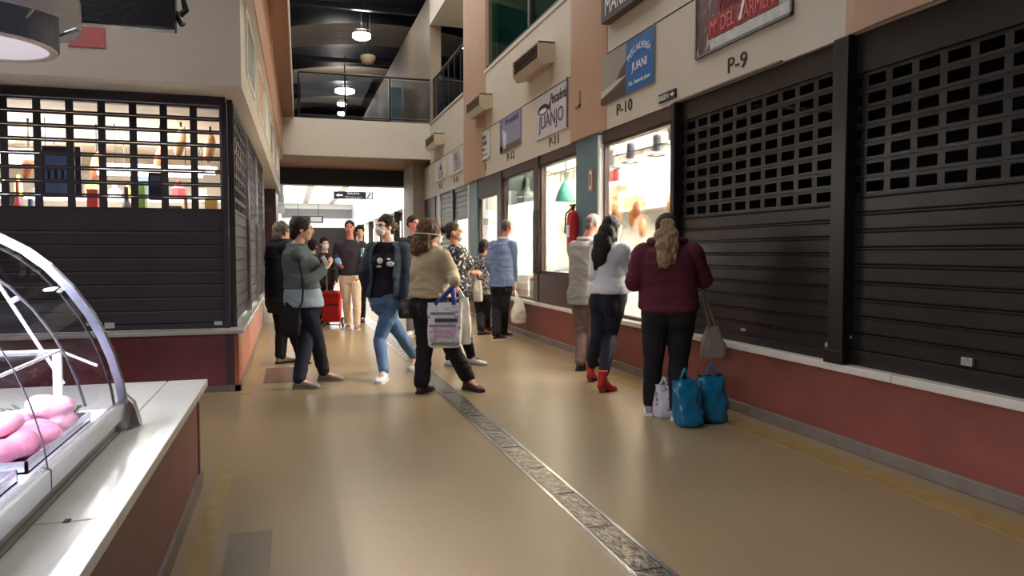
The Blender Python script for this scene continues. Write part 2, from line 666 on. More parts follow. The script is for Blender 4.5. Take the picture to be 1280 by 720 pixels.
def shutter(name, x, y0, y1, z0, nsolid, nperf, ztop, label, mat, pitch=0.2, hole=0.148, h=SLAT, hh=0.068, bar=0.06, group=None):
    """roller shutter in a wall that faces -X"""
    L = y1 - y0
    t = empty(name, (x, (y0 + y1) / 2, z0), label, 'shutter', group)
    ms = solid_slat(L, h).mesh('slat')
    mp_ = perf_slat(L, pitch, hole, h, hh).mesh('slat')
    ms.materials.append(mat)
    mp_.materials.append(mat)
    B(x - 0.012, x + 0.02, y0, y1, z0, z0 + bar).build('bottom_bar', mat, t, bevel=0.004)
    z = z0 + bar
    for i in range(nsolid):
        inst('slat', ms, t, (0, -L / 2, z - z0))
        z += h
    for i in range(nperf):
        inst('slat', mp_, t, (0, -L / 2, z - z0))
        z += h
    if z < ztop:
        B(x - 0.015, x + 0.16, y0, y1, z, ztop).build('housing', mat, t, bevel=0.006)
    return t


s1 = shutter('roller_shutter', 3.585, 4.17, 6.30, 0.572, 9, 8, 2.738, 'closed dark roller shutter beneath the P-9 lettering, two bags beside it', M_shutter)
s2 = shutter('roller_shutter', 3.585, 0.9, 4.03, 0.572, 9, 7, 2.738, 'closed dark roller shutter at right edge, nearest the camera', M_shutter, bar=0.10)
for (ya, yb, lab) in ((4.03, 4.17, 'dark metal post between the two closed right shutters'), (6.30, 6.375, 'dark metal post between closed shutter and lit window')):
    p = empty('shutter_post', (3.53, (ya + yb) / 2, 0.57), lab, 'post')
    B(3.50, 3.78, ya, yb, 0.575, 2.738).build('post', M_shutter, p, bevel=0.008)
    B(3.485, 3.505, ya - 0.02, yb + 0.02, 0.572, 0.66).build('foot_plate', M_shutter, p, bevel=0.004)
# little stickers and lock plates on the shutters
for (u, v, w, h, par) in ((1210, 452, 0.07, 0.045, s2), (1035, 431, 0.035, 0.03, s1), (930, 412, 0.06, 0.02, s1), (1062, 421, 0.04, 0.02, s2)):
    p = onx(u, v, 3.577)
    B(3.565, 3.58, p.y - w / 2, p.y + w / 2, p.z - h / 2, p.z + h / 2).build('sticker', pm('worn_sticker', (150, 146, 140), 0.6, 0.3, 60, 0), par)
S(B(5.6, 5.65, -3, 6.26, 0, 2.9).box(3.7, 5.65, -3, -2.95, 0, 2.9).box(3.85, 5.65, -3, 6.26, 2.76, 2.9), 'wall_right_storeroom', M_void, 'unlit room behind the closed right shutters')

S(B(3.61, 5.6, 6.30, 6.309, 0.58, 2.735), 'wall_right_partition', M_void, 'dark partition between storeroom and fish shop')
# ------------------------------------------------------------------ lit windows
def window(name, ya, yb, z0, z1, label, frame=0.05, x=XR + 0.05):
    t = empty(name, (x, (ya + yb) / 2, z0), label, 'window', kind='structure')
    B(x - 0.02, x + 0.04, ya, ya + frame, z0, z1).build('window_frame', M_frame, t, bevel=0.004)
    B(x - 0.02, x + 0.04, yb - frame, yb, z0, z1).build('window_frame', M_frame, t, bevel=0.004)
    B(x - 0.02, x + 0.04, ya + frame, yb - frame, z1 - 0.03, z1).build('window_frame', M_frame, t, bevel=0.004)
    B(x - 0.02, x + 0.04, ya + frame, yb - frame, z0, z0 + 0.04).build('window_frame', M_frame, t, bevel=0.004)
    B(x + 0.008, x + 0.014, ya + frame, yb - frame, z0 + 0.04, z1 - 0.03).build('pane', M_glass, t)
    return t


window('window_1', 6.375, 8.10, 0.575, 2.60, 'brightly lit shop window behind the three right shoppers', 0.03)
window('window_2', 8.90, 10.40, 1.0, 2.60, 'lit shop window with green hanging lamp', 0.03)
window('window_3', 10.62, 12.40, 0.575, 2.60, 'lit shop window in front of blue-shirt man', 0.03)
window('window_4', 12.68, 14.16, 0.575, 2.38, 'lit narrow shop window left of blue-shirt man', 0.04)
S(B(XR - 0.0, XR + 0.12, 8.90, 10.40, 0.575, 1.0), 'wall_right_panel', M_frame, 'dark brown panel beneath the window with green lamp')
for i, (ya, yb, za, lab) in enumerate(((6.375, 8.10, 2.60, 'dark brown header above brightest window'), (8.90, 12.66, 2.60, 'dark brown header above the middle windows'), (12.66, 14.16, 2.38, 'grey header above the narrow window'))):
    mb = B(XR + 0.01, XR + 0.2, ya, yb, za, 2.738)
    S(mb, 'trim_%d' % (6 + i), M_frame if i < 2 else M_dark_grey, lab)
for i, (ya, yb, lab) in enumerate(((10.40, 10.62, 'dark brown mullion right of blue-shirt man'), (12.40, 12.68, 'dark brown mullion left of blue-shirt man'))):
    S(B(XR - 0.01, XR + 0.12, ya, yb, 0.575, 2.738), 'trim_%d' % (9 + i), M_frame, lab, bevel=0.006)
tag(B(XR - 0.06, XR - 0.01, 10.42, 10.50, 1.0, 1.95).build('window_handle', M_black, bevel=0.008), 'long black door handle on mullion right of blue-shirt man', 'handle')

# half lowered shutters further along
shutter('roller_shutter', 3.585, 14.92, 16.45, 2.02, 5, 0, 2.738, 'half raised shutter with lit shop under it, left of far teal pillar', M_shutter, hole=0.14)
shutter('roller_shutter', 3.585, 16.60, 18.05, 0.85, 16, 0, 2.738, 'dark slatted shutter behind patterned-tunic woman', M_shutter, hole=0.14)
for i, y in enumerate((16.45, 18.05, 18.6)):
    S(B(XR - 0.0, XR + 0.12, y, y + 0.14, 0.575, 2.738), 'trim_%d' % (11 + i), (M_frame, M_white, M_frame)[i], 'slim upright between the far right shop fronts')
S(B(XR + 0.02, XR + 0.06, 18.2, 20.3, 0.575, 2.738), 'door_1', M_frame, 'dark closed door at the far end of the right shop fronts')

# shop room behind the lit windows
rm = MB()
rm.box(5.6, 5.65, 6.31, 14.6, 0, 3.05)
rm.box(3.79, 5.65, 6.31, 6.33, 0, 3.05)
rm.box(3.84, 5.65, 14.5, 14.55, 0, 3.05)
rm.box(3.84, 5.65, 6.31, 14.55, 3.0, 3.05)
S(rm, 'wall_right_shop', M_white, 'white walls and ceiling of the lit fish shop')
S(B(7.0, 7.05, 14.56, 20.2, 0, 3.05).box(3.84, 7.05, 14.56, 20.2, 3.0, 3.05).box(3.84, 7.05, 20.15, 20.2, 0, 3.05), 'wall_right_far_shop', M_white, 'white room behind half raised shutter')
M_tile = pm('white_glazed_tile', (240, 242, 242), 0.15, 0.03, 4, 0.0)

# lamps in the shop: dark spotlight cylinders hanging over a ring reflector
M_navy = pm('navy_metal', (16, 20, 48), 0.4, 0.06, 5, 0.0)
M_lampwhite = emis('lamp_glow', (255, 250, 240), 9.0)


def spot_lamp(p, mat, label, s=1.0):
    t = empty('spot_lamp', p, label, 'lamp', 'lamps hanging in the fish shop')
    MB().lathe(p, [(0.05 * s, 0.03 * s), (0.06 * s, 0.05 * s), (0.06 * s, 0.27 * s), (0.045 * s, 0.29 * s)], 16).build('lamp_body', mat, t, smooth=False)
    MB().lathe(p, [(0.05 * s, 0.045 * s), (0.13 * s, 0.0), (0.135 * s, 0.012 * s), (0.06 * s, 0.06 * s)], 20).build('reflector', M_grey, t)
    MB().lathe(p, [(0.05 * s, 0.02 * s), (0.045 * s, 0.01 * s), (0.001, 0.008 * s)], 12).build('bulb', M_lampwhite, t)
    MB().tube([p + Vector((0, 0, 0.29 * s)), Vector((p.x, p.y, 3.0))], 0.008, 6).build('cord', M_black, t)
    return t


labs = ['navy spot lamp second from right in the brightest window', 'navy spot lamp in the middle of the brightest window', 'grey spot lamp near left jamb of brightest window', 'small dark spot lamp at top right of brightest window']
for (u, v, m), l in zip(((820, 195, M_navy), (787, 204, M_navy), (766, 211, M_grey), (838, 180, M_navy)), labs):
    spot_lamp(onx(u, v, 4.1), m, l, 0.86 if u != 838 else 0.66)
# rail that carries them, wires
pa, pb = onx(764, 196, 4.12), onx(843, 176, 4.12)
tag(MB().tube([pa, pb], 0.012, 6).build('lamp_rail', M_black), 'thin black rail the spot lamps hang along', 'rail')
for i, (u, v0, v1) in enumerate(((803, 186, 240), (775, 198, 245))):
    a, c = onx(u, v0, 4.15), onx(u - 2, v1, 4.15)
    tag(MB().tube([a, (a + c) / 2 + Vector((0, 0.02, 0)), c], 0.006, 6).build('hanging_wire', M_black), ('thin dark wire hanging between two navy spot lamps', 'thin dark wire hanging above the red sign')[i], 'wire')
# red sign with letter
a, c = onx(756, 227, 4.3), onx(772, 214, 4.3)
rs = tag(B(4.29, 4.31, c.y, a.y, a.z - 0.02, c.z + 0.03).build('hanging_sign', pm('red_sign', (205, 60, 78), 0.5, 0.05, 5, 0)), 'small red hanging sign with white letter E in shop', 'sign')
text_mesh('E', M_whiteink, 'letter', rs, (4.288, a.y - 0.62 * (a.y - c.y), a.z + 0.02), (0, -1, 0), (0, 0, 1), height=(c.z - a.z) * 0.7)
# hanging goods, shelves with boxes
gm = [pm('brown_cured', (150, 92, 60), 0.5, 0.25, 14, 0.2, 30), pm('tan_cured', (196, 150, 104), 0.5, 0.25, 14, 0.2, 30), pm('orange_net', (206, 132, 70), 0.5, 0.2, 14, 0.2, 30)]
for i, (u, v, m) in enumerate(((795, 262, 0), (790, 272, 2), (768, 262, 1), (772, 275, 0), (838, 255, 1), (803, 285, 1))):
    p = onx(u, v, 4.5)
    q = MB()
    q.ellipsoid(p, (0.05, 0, 0), (0, 0.07, 0), (0, 0, 0.13))
    q.tube([p + Vector((0, 0, 0.1)), p + Vector((0, 0, 0.24))], 0.006, 6)
    tag(q.build('cured_fish', gm[m], smooth=True), ['brown cured fish hanging second of the row in brightest window', 'orange netted bag hanging low in brightest window', 'tan cured fish hanging near left jamb of brightest window', 'brown cured fish hanging lowest near left jamb', 'tan cured fish hanging at right jamb of brightest window', 'tan cured fish hanging just above burgundy woman'][i], 'fish', 'goods hanging in the fish shop')
# fish counters behind the windows
for i, (ya, yb) in enumerate(((6.5, 8.0), (9.0, 12.3), (12.8, 14.2))):
    t = empty('fish_counter', (4.6, (ya + yb) / 2, 0), ['white fish counter behind the brightest window', 'white fish counter behind window with green lamp', 'white fish counter behind the narrow far window'][i], 'counter')
    MB().prism([(4.15, ya, 0), (5.0, ya, 0), (5.0, ya, 1.0), (4.15, ya, 0.86)], (0, 0, 0), (0, yb - ya, 0)).build('body', M_tile, t)
    MB().prism([(4.12, ya, 0.86), (5.02, ya, 1.01), (5.02, ya, 1.04), (4.12, ya, 0.89)], (0, 0, 0), (0, yb - ya, 0)).build('ice_tray', M_steel, t)
for i, (u, v, c) in enumerate(((668, 395, (70, 60, 58)), (652, 388, (96, 70, 60)), (640, 392, (60, 62, 66)))):
    p = onx(u, 368, 3.78)
    tag(B(3.72, 3.86, p.y - 0.10, p.y + 0.10, 0.572, 0.572 + (0.34, 0.22, 0.28)[i]).build('crate', pm('crate_%d' % i, c, 0.6), bevel=0.01), ['dark tall crate on sill right of white carrier bag', 'brown low crate on sill behind white carrier bag', 'grey crate on sill left of white carrier bag'][i], 'crate')
M_shelfgoods = [pm('pack_%d' % i, c, 0.5) for i, c in enumerate(((220, 190, 130), (230, 216, 180), (206, 130, 110), (170, 186, 196)))]
for i in range(10):
    y = 11.0 + i * 0.32
    h = 0.2 + 0.12 * ((i * 7) % 3)
    tag(B(5.34, 5.56, y, y + 0.22, 2.02, 2.02 + h).build('package', M_shelfgoods[i % 4], bevel=0.01), ('tan', 'cream', 'brick red', 'blue grey')[i % 4] + ' package on the back shelf of the fish shop', 'package', 'packages on the fish shop shelf')
tag(B(5.3, 5.598, 9.0, 14.4, 1.99, 2.02).build('shelf', M_white), 'long white shelf on the back wall of fish shop', 'shelf')

# green hanging lamp (window 2), bell lamp (window 3)
p = onx(706, 252, 4.2)
t = empty('green_lamp', p, 'green bell shaped lamp hanging in window', 'lamp')
MB().lathe(p, [(0.17, 0.0), (0.165, 0.03), (0.12, 0.16), (0.08, 0.24), (0.05, 0.30), (0.03, 0.33)], 14).build('lamp_shade', pm('green_enamel', (40, 128, 118), 0.35, 0.25, 10, 0.2, 20), t)
MB().tube([p + Vector((0, 0, 0.32)), Vector((p.x, p.y, 3.0))], 0.012, 6).build('cord', M_black, t)
MB().lathe(p, [(0.10, 0.03), (0.09, 0.01), (0.001, 0.0)], 12).build('bulb', M_lampwhite, t)
p = onx(657, 246, 3.82)
t = empty('bell_lamp', p, 'dark bell lamp hanging beside the brown mullion', 'lamp')
MB().lathe(p, [(0.21, 0.0), (0.2, 0.03), (0.10, 0.10), (0.06, 0.16), (0.055, 0.30), (0.03, 0.33)], 18).build('lamp_shade', pm('dark_enamel', (56, 72, 74), 0.35), t)
MB().tube([p + Vector((0, 0, 0.32)), Vector((p.x, p.y, 3.0))], 0.01, 6).build('cord', M_black, t)
# hook rail with hooks above window 2
pa, pb = onx(676, 222, 4.0), onx(722, 208, 4.0)
hk = empty('hook_rail', pa, 'steel rail with hooks at top of the green lamp window', 'rail')
MB().tube([pa, pb], 0.012, 6).build('rail', M_grey, hk)
for i in range(6):
    q = pa.lerp(pb, (i + 0.5) / 6)
    MB().tube([q, q + Vector((0, 0.02, -0.10)), q + Vector((0, 0.05, -0.16)), q + Vector((0, 0.09, -0.13))], 0.01, 6).build('hook', M_grey, hk)
# grey upper curtain wall inside window 3
tag(B(4.07, 4.10, 11.9, 14.3, 2.22, 3.0).build('canopy_panel', pm('pale_teal_panel', (150, 176, 176), 0.5)), 'pale teal panel behind the dark bell lamp', 'panel')

# plaque and extinguisher on the teal pillar
pl = tag(B(XR - 0.02, XR - 0.006, 8.32, 8.44, 2.06, 2.33).build('plaque', pm('orange_plaque', (206, 138, 96), 0.5)), 'small orange plaque on the teal pillar', 'plaque')
B(XR - 0.024, XR - 0.02, 8.345, 8.415, 2.09, 2.30).build('plaque_face', M_whiteink, pl)
B(XR - 0.027, XR - 0.024, 8.365, 8.395, 2.12, 2.27).build('plaque_mark', M_ink, pl)
p = Vector((XR - 0.09, 8.78, 1.36))
ex = empty('fire_extinguisher', p, 'red fire extinguisher on pillar behind grey-haired man', 'extinguisher')
MB().lathe(p, [(0.06, 0.0), (0.075, 0.015), (0.075, 0.40), (0.06, 0.46), (0.025, 0.49)], 18).build('cylinder', pm('extinguisher_red', (178, 34, 40), 0.3), ex, smooth=False)
MB().lathe(p, [(0.025, 0.48), (0.025, 0.54), (0.012, 0.55)], 10).box(p.x - 0.015, p.x + 0.015, p.y - 0.06, p.y + 0.09, p.z + 0.54, p.z + 0.565).build('valve', M_black, ex)
MB().tube([p + Vector((0, 0.03, 0.52)), p + Vector((-0.06, 0.09, 0.45)), p + Vector((-0.07, 0.09, 0.2))], 0.012, 6).build('hose', M_black, ex)
B(p.x - 0.077, p.x - 0.06, p.y - 0.04, p.y + 0.04, p.z + 0.15, p.z + 0.30).build('label_sticker', M_whiteink, ex)
# ------------------------------------------------------------------ signs on the right fascia
XS = XR - 0.012
LD = (0, -1, 0)
UP = (0, 0, 1)


def board(y0, y1, z0, z1, mat, label, name='shop_sign', frame=None, cat='sign'):
    o = tag(B(XS - 0.006, XR + 0.001, y0, y1, z0, z1).build(name, mat), label, cat)
    if frame:
        w = 0.018
        m = B(XS - 0.014, XS, y0, y1, z0, z0 + w).box(XS - 0.014, XS, y0, y1, z1 - w, z1).box(XS - 0.014, XS, y0, y0 + w, z0, z1).box(XS - 0.014, XS, y1 - w, y1, z0, z1)
        m.build('frame', frame, o)
    return o


# red and silver sign over P-9
sg = board(4.63, 5.97, 3.05, 3.72, spots('silver_foil_print', (60, 56, 58), (196, 188, 186), 5, 0.46, 0.4, 'NOISE', (1, 5, 1.2), 0.16, (120, 84, 88)), 'silver photo sign with red lettering over the P-9 shutter', frame=pm('sign_frame_grey', (120, 128, 126), 0.4))
M_signred = pm('sign_red', (150, 38, 44), 0.5, 0.08, 8, 0)
B(XS - 0.009, XS - 0.006, 4.86, 5.62, 3.36, 3.50).build('lettering_band', M_signred, sg)
B(XS - 0.009, XS - 0.006, 4.80, 5.76, 3.17, 3.345).build('lettering_band', M_signred, sg)
B(XS - 0.009, XS - 0.006, 4.66, 5.72, 3.075, 3.16).build('lettering_band', pm('sign_pale', (206, 206, 206), 0.5, 0.15, 12), sg)
text_mesh('PESCADERÍA', pm('sign_dark_red', (92, 24, 28), 0.5), 'lettering', sg, (XS - 0.009, 5.58, 3.375), LD, UP, 0.68, 0.11)
text_mesh('Mª DEL CARMEN', pm('sign_wine', (214, 120, 120), 0.5), 'lettering', sg, (XS - 0.009, 5.72, 3.195), LD, UP, 0.88, 0.125)
text_mesh('f', M_whiteink, 'lettering', sg, (XS - 0.011, 5.30, 3.20), LD, UP, None, 0.30, shear=0.4)
B(XS - 0.008, XS - 0.004, 4.635, 4.78, 3.06, 3.72).build('sea_photo', spots('sea_photo', (120, 142, 146), (196, 208, 208), 4, 0.5, 0.4, 'NOISE', (1, 2, 3), 0.2), sg)

# blue sign and boat photo
sj = board(6.76, 8.11, 3.03, 3.59, pm('boat_sky', (150, 146, 140), 0.5, 0.1, 3, 0), 'shop sign with beach photo and blue half reading PESCADERÍA JUANI')
M_blue = pm('sign_blue', (18, 96, 168), 0.45, 0.03, 3, 0)
B(XS - 0.010, XS - 0.006, 6.765, 7.40, 3.035, 3.585).build('blue_half', M_blue, sj)
MB().prism([(XS - 0.010, 8.105, 3.035), (XS - 0.010, 7.40, 3.035), (XS - 0.010, 7.40, 3.235), (XS - 0.010, 7.75, 3.16), (XS - 0.010, 8.105, 3.10)], (0, 0, 0), (0.004, 0, 0)).build('photo_beach', pm('boat_dark', (66, 48, 44), 0.5, 0.2, 6, 0), sj)
MB().prism([(XS - 0.009, 8.105, 3.09), (XS - 0.009, 7.40, 3.22), (XS - 0.009, 7.40, 3.27), (XS - 0.009, 7.9, 3.20), (XS - 0.009, 8.105, 3.19)], (0, 0, 0), (0.003, 0, 0)).build('photo_surf', pm('boat_surf', (196, 190, 180), 0.5, 0.1, 8, 0), sj)
MB().prism([(XS - 0.0095, 7.65, 3.24), (XS - 0.0095, 7.40, 3.24), (XS - 0.0095, 7.40, 3.40), (XS - 0.0095, 7.55, 3.32)], (0, 0, 0), (0.003, 0, 0)).build('photo_rocks', pm('boat_rock', (92, 60, 52), 0.5, 0.2, 8, 0), sj)
text_mesh('PESCADERÍA', M_whiteink, 'lettering', sj, (XS - 0.010, 7.35, 3.44), LD, UP, 0.52, 0.085, arc=0.42)
text_mesh('JUANI', M_whiteink, 'lettering', sj, (XS - 0.010, 7.26, 3.215), LD, UP, 0.35, 0.115)
text_mesh('Pza. Antonio Juani', M_whiteink, 'lettering', sj, (XS - 0.010, 7.33, 3.085), LD, UP, 0.50, 0.06, shear=0.3)

# white sign with fish
sa = board(9.18, 10.49, 2.97, 3.58, pm('pale_violet_board', (204, 200, 208), 0.5, 0.04, 4, 0), 'pale shop sign with fish drawing above P-11')
text_mesh('Pescadería', M_ink, 'lettering', sa, (XS - 0.007, 9.84, 3.38), LD, UP, 0.62, 0.15, shear=0.3)
text_mesh('JUANJO', pm('sign_violet', (78, 70, 92), 0.5), 'lettering', sa, (XS - 0.007, 10.34, 3.03), LD, UP, 1.02, 0.26)
fx = XS - 0.009
fy, fz = 10.15, 3.37
fish = [(fx, fy + 0.23 * math.cos(t), fz + 0.075 * math.sin(t)) for t in [2 * math.pi * k / 20 for k in range(20)]]
MB().prism(fish, (0, 0, 0), (0.003, 0, 0)).prism([(fx, fy - 0.2, fz), (fx, fy - 0.32, fz + 0.08), (fx, fy - 0.32, fz - 0.08)], (0, 0, 0), (0.003, 0, 0)).build('fish_mark', M_ink, sa)
inner = [(fx - 0.002, fy + 0.16 * math.cos(t), fz - 0.02 + 0.035 * math.sin(t)) for t in [2 * math.pi * k / 16 for k in range(16)]]
MB().prism(inner, (0, 0, 0), (0.003, 0, 0)).build('fish_belly', M_whiteink, sa)
B(XS - 0.02, XS - 0.002, 9.165, 9.185, 2.97, 3.62).build('board_edge', pm('sign_edge_brown', (120, 84, 80), 0.5), sa)

# blue-grey photo sign
sb = board(11.24, 12.45, 3.03, 3.59, pm('sail_photo', (142, 142, 172), 0.45, 0.06, 2, 0), 'blue grey photo sign of a sail above P-12')
B(XS - 0.009, XS - 0.006, 11.25, 12.44, 3.04, 3.13).build('photo_base', pm('photo_brown', (100, 88, 84), 0.5, 0.1, 4, 0), sb)
MB().prism([(XS - 0.010, 12.2, 3.08), (XS - 0.010, 12.28, 3.42), (XS - 0.010, 12.0, 3.30), (XS - 0.010, 12.1, 3.08)], (0, 0, 0), (0.003, 0, 0)).build('photo_sail', pm('photo_pale', (206, 208, 220), 0.5), sb)
B(XS - 0.009, XS - 0.006, 12.30, 12.44, 3.04, 3.58).build('photo_edge', pm('photo_grey', (110, 110, 128), 0.5), sb)
text_mesh('Pescadería', pm('photo_text', (104, 104, 140), 0.5), 'lettering', sb, (XS - 0.009, 12.1, 3.47), LD, UP, 0.75, 0.10, shear=0.3)

# paler signs further along
M_pale = pm('pale_sign_board', (214, 214, 214), 0.5, 0.03, 4, 0)
M_txt = pm('grey_sign_text', (92, 92, 100), 0.5, 0.2, 20)
for (y0, y1, lab) in ((13.15, 14.18, 'white sign with grey lines of text above P-13'), (15.4, 16.7, 'pale sign with grey portrait print above P-14'), (17.2, 18.4, 'pale sign with small dark peak mark above P-15')):
    o = board(y0, y1, 3.06, 3.58, M_pale, lab, frame=M_white)
    if y0 < 14:
        for k, (a, c, z, h) in enumerate(((0.15, 0.75, 3.43, 0.07), (0.12, 0.82, 3.32, 0.08), (0.2, 0.7, 3.22, 0.05), (0.3, 0.85, 3.13, 0.025))):
            B(XS - 0.009, XS - 0.006, y1 - c * (y1 - y0), y1 - a * (y1 - y0), z, z + h).build('text_line', M_txt, o)
    elif y0 < 17:
        B(XS - 0.009, XS - 0.006, y0 + 0.12, y0 + 0.85, 3.10, 3.52).build('portrait_print', spots('portrait_print', (126, 126, 130), (190, 190, 192), 4, 0.5, 0.5, 'NOISE', None, 0.1), o)
    else:
        MB().prism([(XS - 0.009, 17.9, 3.30), (XS - 0.009, 17.55, 3.30), (XS - 0.009, 17.72, 3.48)], (0, 0, 0), (0.003, 0, 0)).build('peak_mark', M_txt, o)
        B(XS - 0.009, XS - 0.006, 17.4, 18.0, 3.1, 3.27).build('text_line', pm('pale_text', (160, 164, 172), 0.5), o)

# stall numbers
for (s, ya, yb, z) in (('P-9', 5.47, 5.20, 2.815), ('P-10', 7.67, 7.28, 2.85), ('P-11', 9.93, 9.55, 2.81), ('P-12', 12.05, 11.62, 2.86), ('P-13', 13.85, 13.45, 2.86), ('P-14', 16.3, 15.85, 2.86), ('P-15', 18.0, 17.6, 2.86)):
    o = text_mesh(s, M_ink, 'stall_number', None, (XR - 0.001, ya, z), LD, UP, ya - yb, 0.125, 0.006)
    tag(o, 'black stall number %s on the cream fascia' % s, 'lettering')
# exit sign
e = board(6.33, 6.66, 2.79, 2.875, M_ink, 'small black SALIDA sign with white arrow on fascia', 'exit_sign')
text_mesh('SALIDA', M_whiteink, 'lettering', e, (XS - 0.007, 6.65, 2.805), LD, UP, 0.20, 0.052)
ax, ay, azz = XS - 0.008, 6.39, 2.832
MB().prism([(ax, ay + 0.04, azz - 0.008), (ax, ay, azz - 0.008), (ax, ay, azz - 0.024), (ax, ay - 0.04, azz), (ax, ay, azz + 0.024), (ax, ay, azz + 0.008), (ax, ay + 0.04, azz + 0.008)], (0, 0, 0), (0.002, 0, 0)).build('arrow', M_whiteink, e)
# dark sign higher up and ghost mark of a removed bracket
hs = tag(B(XR - 0.10, XR + 0.002, 6.7, 7.9, 3.92, 4.5).build('upper_sign', pm('dark_brown_board', (64, 50, 46), 0.5)), 'dark board with pale letters high on upper wall at top edge', 'sign')
text_mesh('MARISCOS', M_whiteink, 'lettering', hs, (XR - 0.101, 7.78, 3.98), LD, UP, 1.0, 0.2)
gm_ = tag(empty('wall_mark', (XR, 8.78, 3.2), 'faint grey bracket mark on the salmon shade band', 'mark'), kind=None)
M_ghost = pm('ghost_mark', (142, 112, 100), 0.7)
B(XR - 0.044, XR - 0.02, 8.66, 8.72, 3.14, 3.34).build('mark_bar', M_ghost, gm_)
B(XR - 0.044, XR - 0.02, 8.66, 8.84, 3.14, 3.17).build('mark_bar', M_ghost, gm_)

# ventilator boxes on the wall
def vent_box(ya, yb, z0, z1, label, face):
    t = empty('wall_vent', (XR, (ya + yb) / 2, z0), label, 'vent', 'vent boxes on the upper right wall')
    d = 0.24
    xf = XR - d
    w = 0.035
    MB().prism([(XR + 0.01, 0, z0 + 0.05), (XR + 0.01, 0, z1), (xf, 0, z1), (xf, 0, z0 + 0.10), (xf + 0.07, 0, z0)], (0, ya, 0), (0, ya + w, 0)).build('side_cheek', M_body, t)
    MB().prism([(XR + 0.01, 0, z0 + 0.05), (XR + 0.01, 0, z1), (xf, 0, z1), (xf, 0, z0 + 0.10), (xf + 0.07, 0, z0)], (0, yb - w, 0), (0, yb, 0)).build('side_cheek', M_body, t)
    B(xf, XR + 0.01, ya, yb, z1 - 0.02, z1).build('top', M_body, t)
    MB().prism([(XR, 0, z0 + 0.05), (xf + 0.07, 0, z0), (xf, 0, z0 + 0.10), (xf + 0.02, 0, z0 + 0.10), (XR, 0, z0 + 0.09)], (0, ya + w, 0), (0, yb - w, 0)).build('lower_lip', M_body, t)
    B(xf + 0.03, xf + 0.05, ya + w, yb - w, z0 + 0.09, z1 - 0.02).build('grille', face, t)
    for k in range(4):
        z = z0 + 0.11 + k * (z1 - z0 - 0.14) / 4
        B(xf + 0.012, xf + 0.035, ya + w, yb - w, z, z + 0.008).build('slat', M_frame, t)


M_body = pm('beige_vent_metal', (190, 172, 148), 0.45, 0.05, 4, 0.02)
vent_box(9.72, 10.95, 3.90, 4.22, 'beige vent box with dark grille, largest, below the green gallery window', pm('vent_dark', (72, 60, 52), 0.6))
vent_box(13.0, 14.1, 3.88, 4.18, 'beige vent box with pale grille beside the far salmon shade band', pm('vent_pale', (200, 190, 172), 0.5))
vent_box(17.4, 18.6, 3.85, 4.15, 'beige vent box with grey grille, farthest along the wall', pm('vent_grey', (130, 128, 120), 0.5))

# ------------------------------------------------------------------ upper gallery window and railings
gw = tag(empty('window_5', (XR, 9, 4.72), 'large dark green gallery window high on the right', 'window'), kind='structure')
M_gw = glass_mat('green_glass', (0.60, 0.80, 0.76), 0.5)
for y in (4.2, 7.6, 10.9, 13.56):
    B(XR + 0.02, XR + 0.12, y, y + 0.10, 4.72, 6.9).build('window_frame', M_black, gw)
B(XR - 0.01, XR + 0.14, 4.2, 13.66, 4.66, 4.72).build('window_sill', M_cream, gw)
B(XR + 0.02, XR + 0.12, 4.2, 13.66, 4.72, 4.78).build('window_frame', M_black, gw)
B(XR + 0.02, XR + 0.12, 4.2, 13.66, 6.84, 6.9).build('window_frame', M_black, gw)
for y0, y1 in ((4.3, 7.6), (7.7, 10.9), (11.0, 13.56)):
    B(XR + 0.06, XR + 0.066, y0, y1, 4.78, 6.84).build('pane', M_gw, gw)
M_gr = pm('green_room', (92, 128, 122), 0.7, 0.05, 2, 0)
S(B(6.4, 6.45, 3.5, 13.7, 4.66, 7.0).box(XR + 0.3, 6.45, 3.5, 13.7, 6.95, 7.0).box(XR + 0.3, 6.45, 13.64, 13.7, 4.66, 7).box(XR + 0.3, 6.45, 3.5, 13.7, 4.6, 4.66).box(XR + 0.3, 6.45, 3.5, 3.55, 4.66, 7), 'wall_right_gallery_room', M_gr, 'green office room behind the gallery window')
tag(B(4.6, 4.64, 9.7, 12.6, 4.66, 6.95).build('wall_partition', pm('slate_partition', (70, 92, 96), 0.5)), 'slate blue partition behind the gallery window', 'partition', kind='structure')
q = onx(663, 10, 4.5)
tag(B(4.48, 4.5, q.y - 0.22, q.y + 0.22, q.z - 0.35, q.z + 0.25).build('notice', pm('pale_green_notice', (176, 206, 196), 0.5)), 'pale green notice seen through the gallery window', 'notice')

# gallery recess on the right
S(B(XR + 0.3, 6.4, 15.2, 19.25, 4.5, 4.66).box(6.4, 6.45, 15.2, 24, 4.66, 7.25).box(XR + 0.3, 6.4, 15.2, 15.25, 4.66, 7.2).box(XR + 0.3, 6.4, 15.2, 19.2, 7.2, 7.25), 'wall_right_gallery', M_cream, 'cream gallery recess behind the upper railing')
S(B(XR - 0.02, XR + 0.3, 15.34, 19.2, 4.64, 4.68), 'trim_14', M_cream, 'cream ledge under the upper right railing')


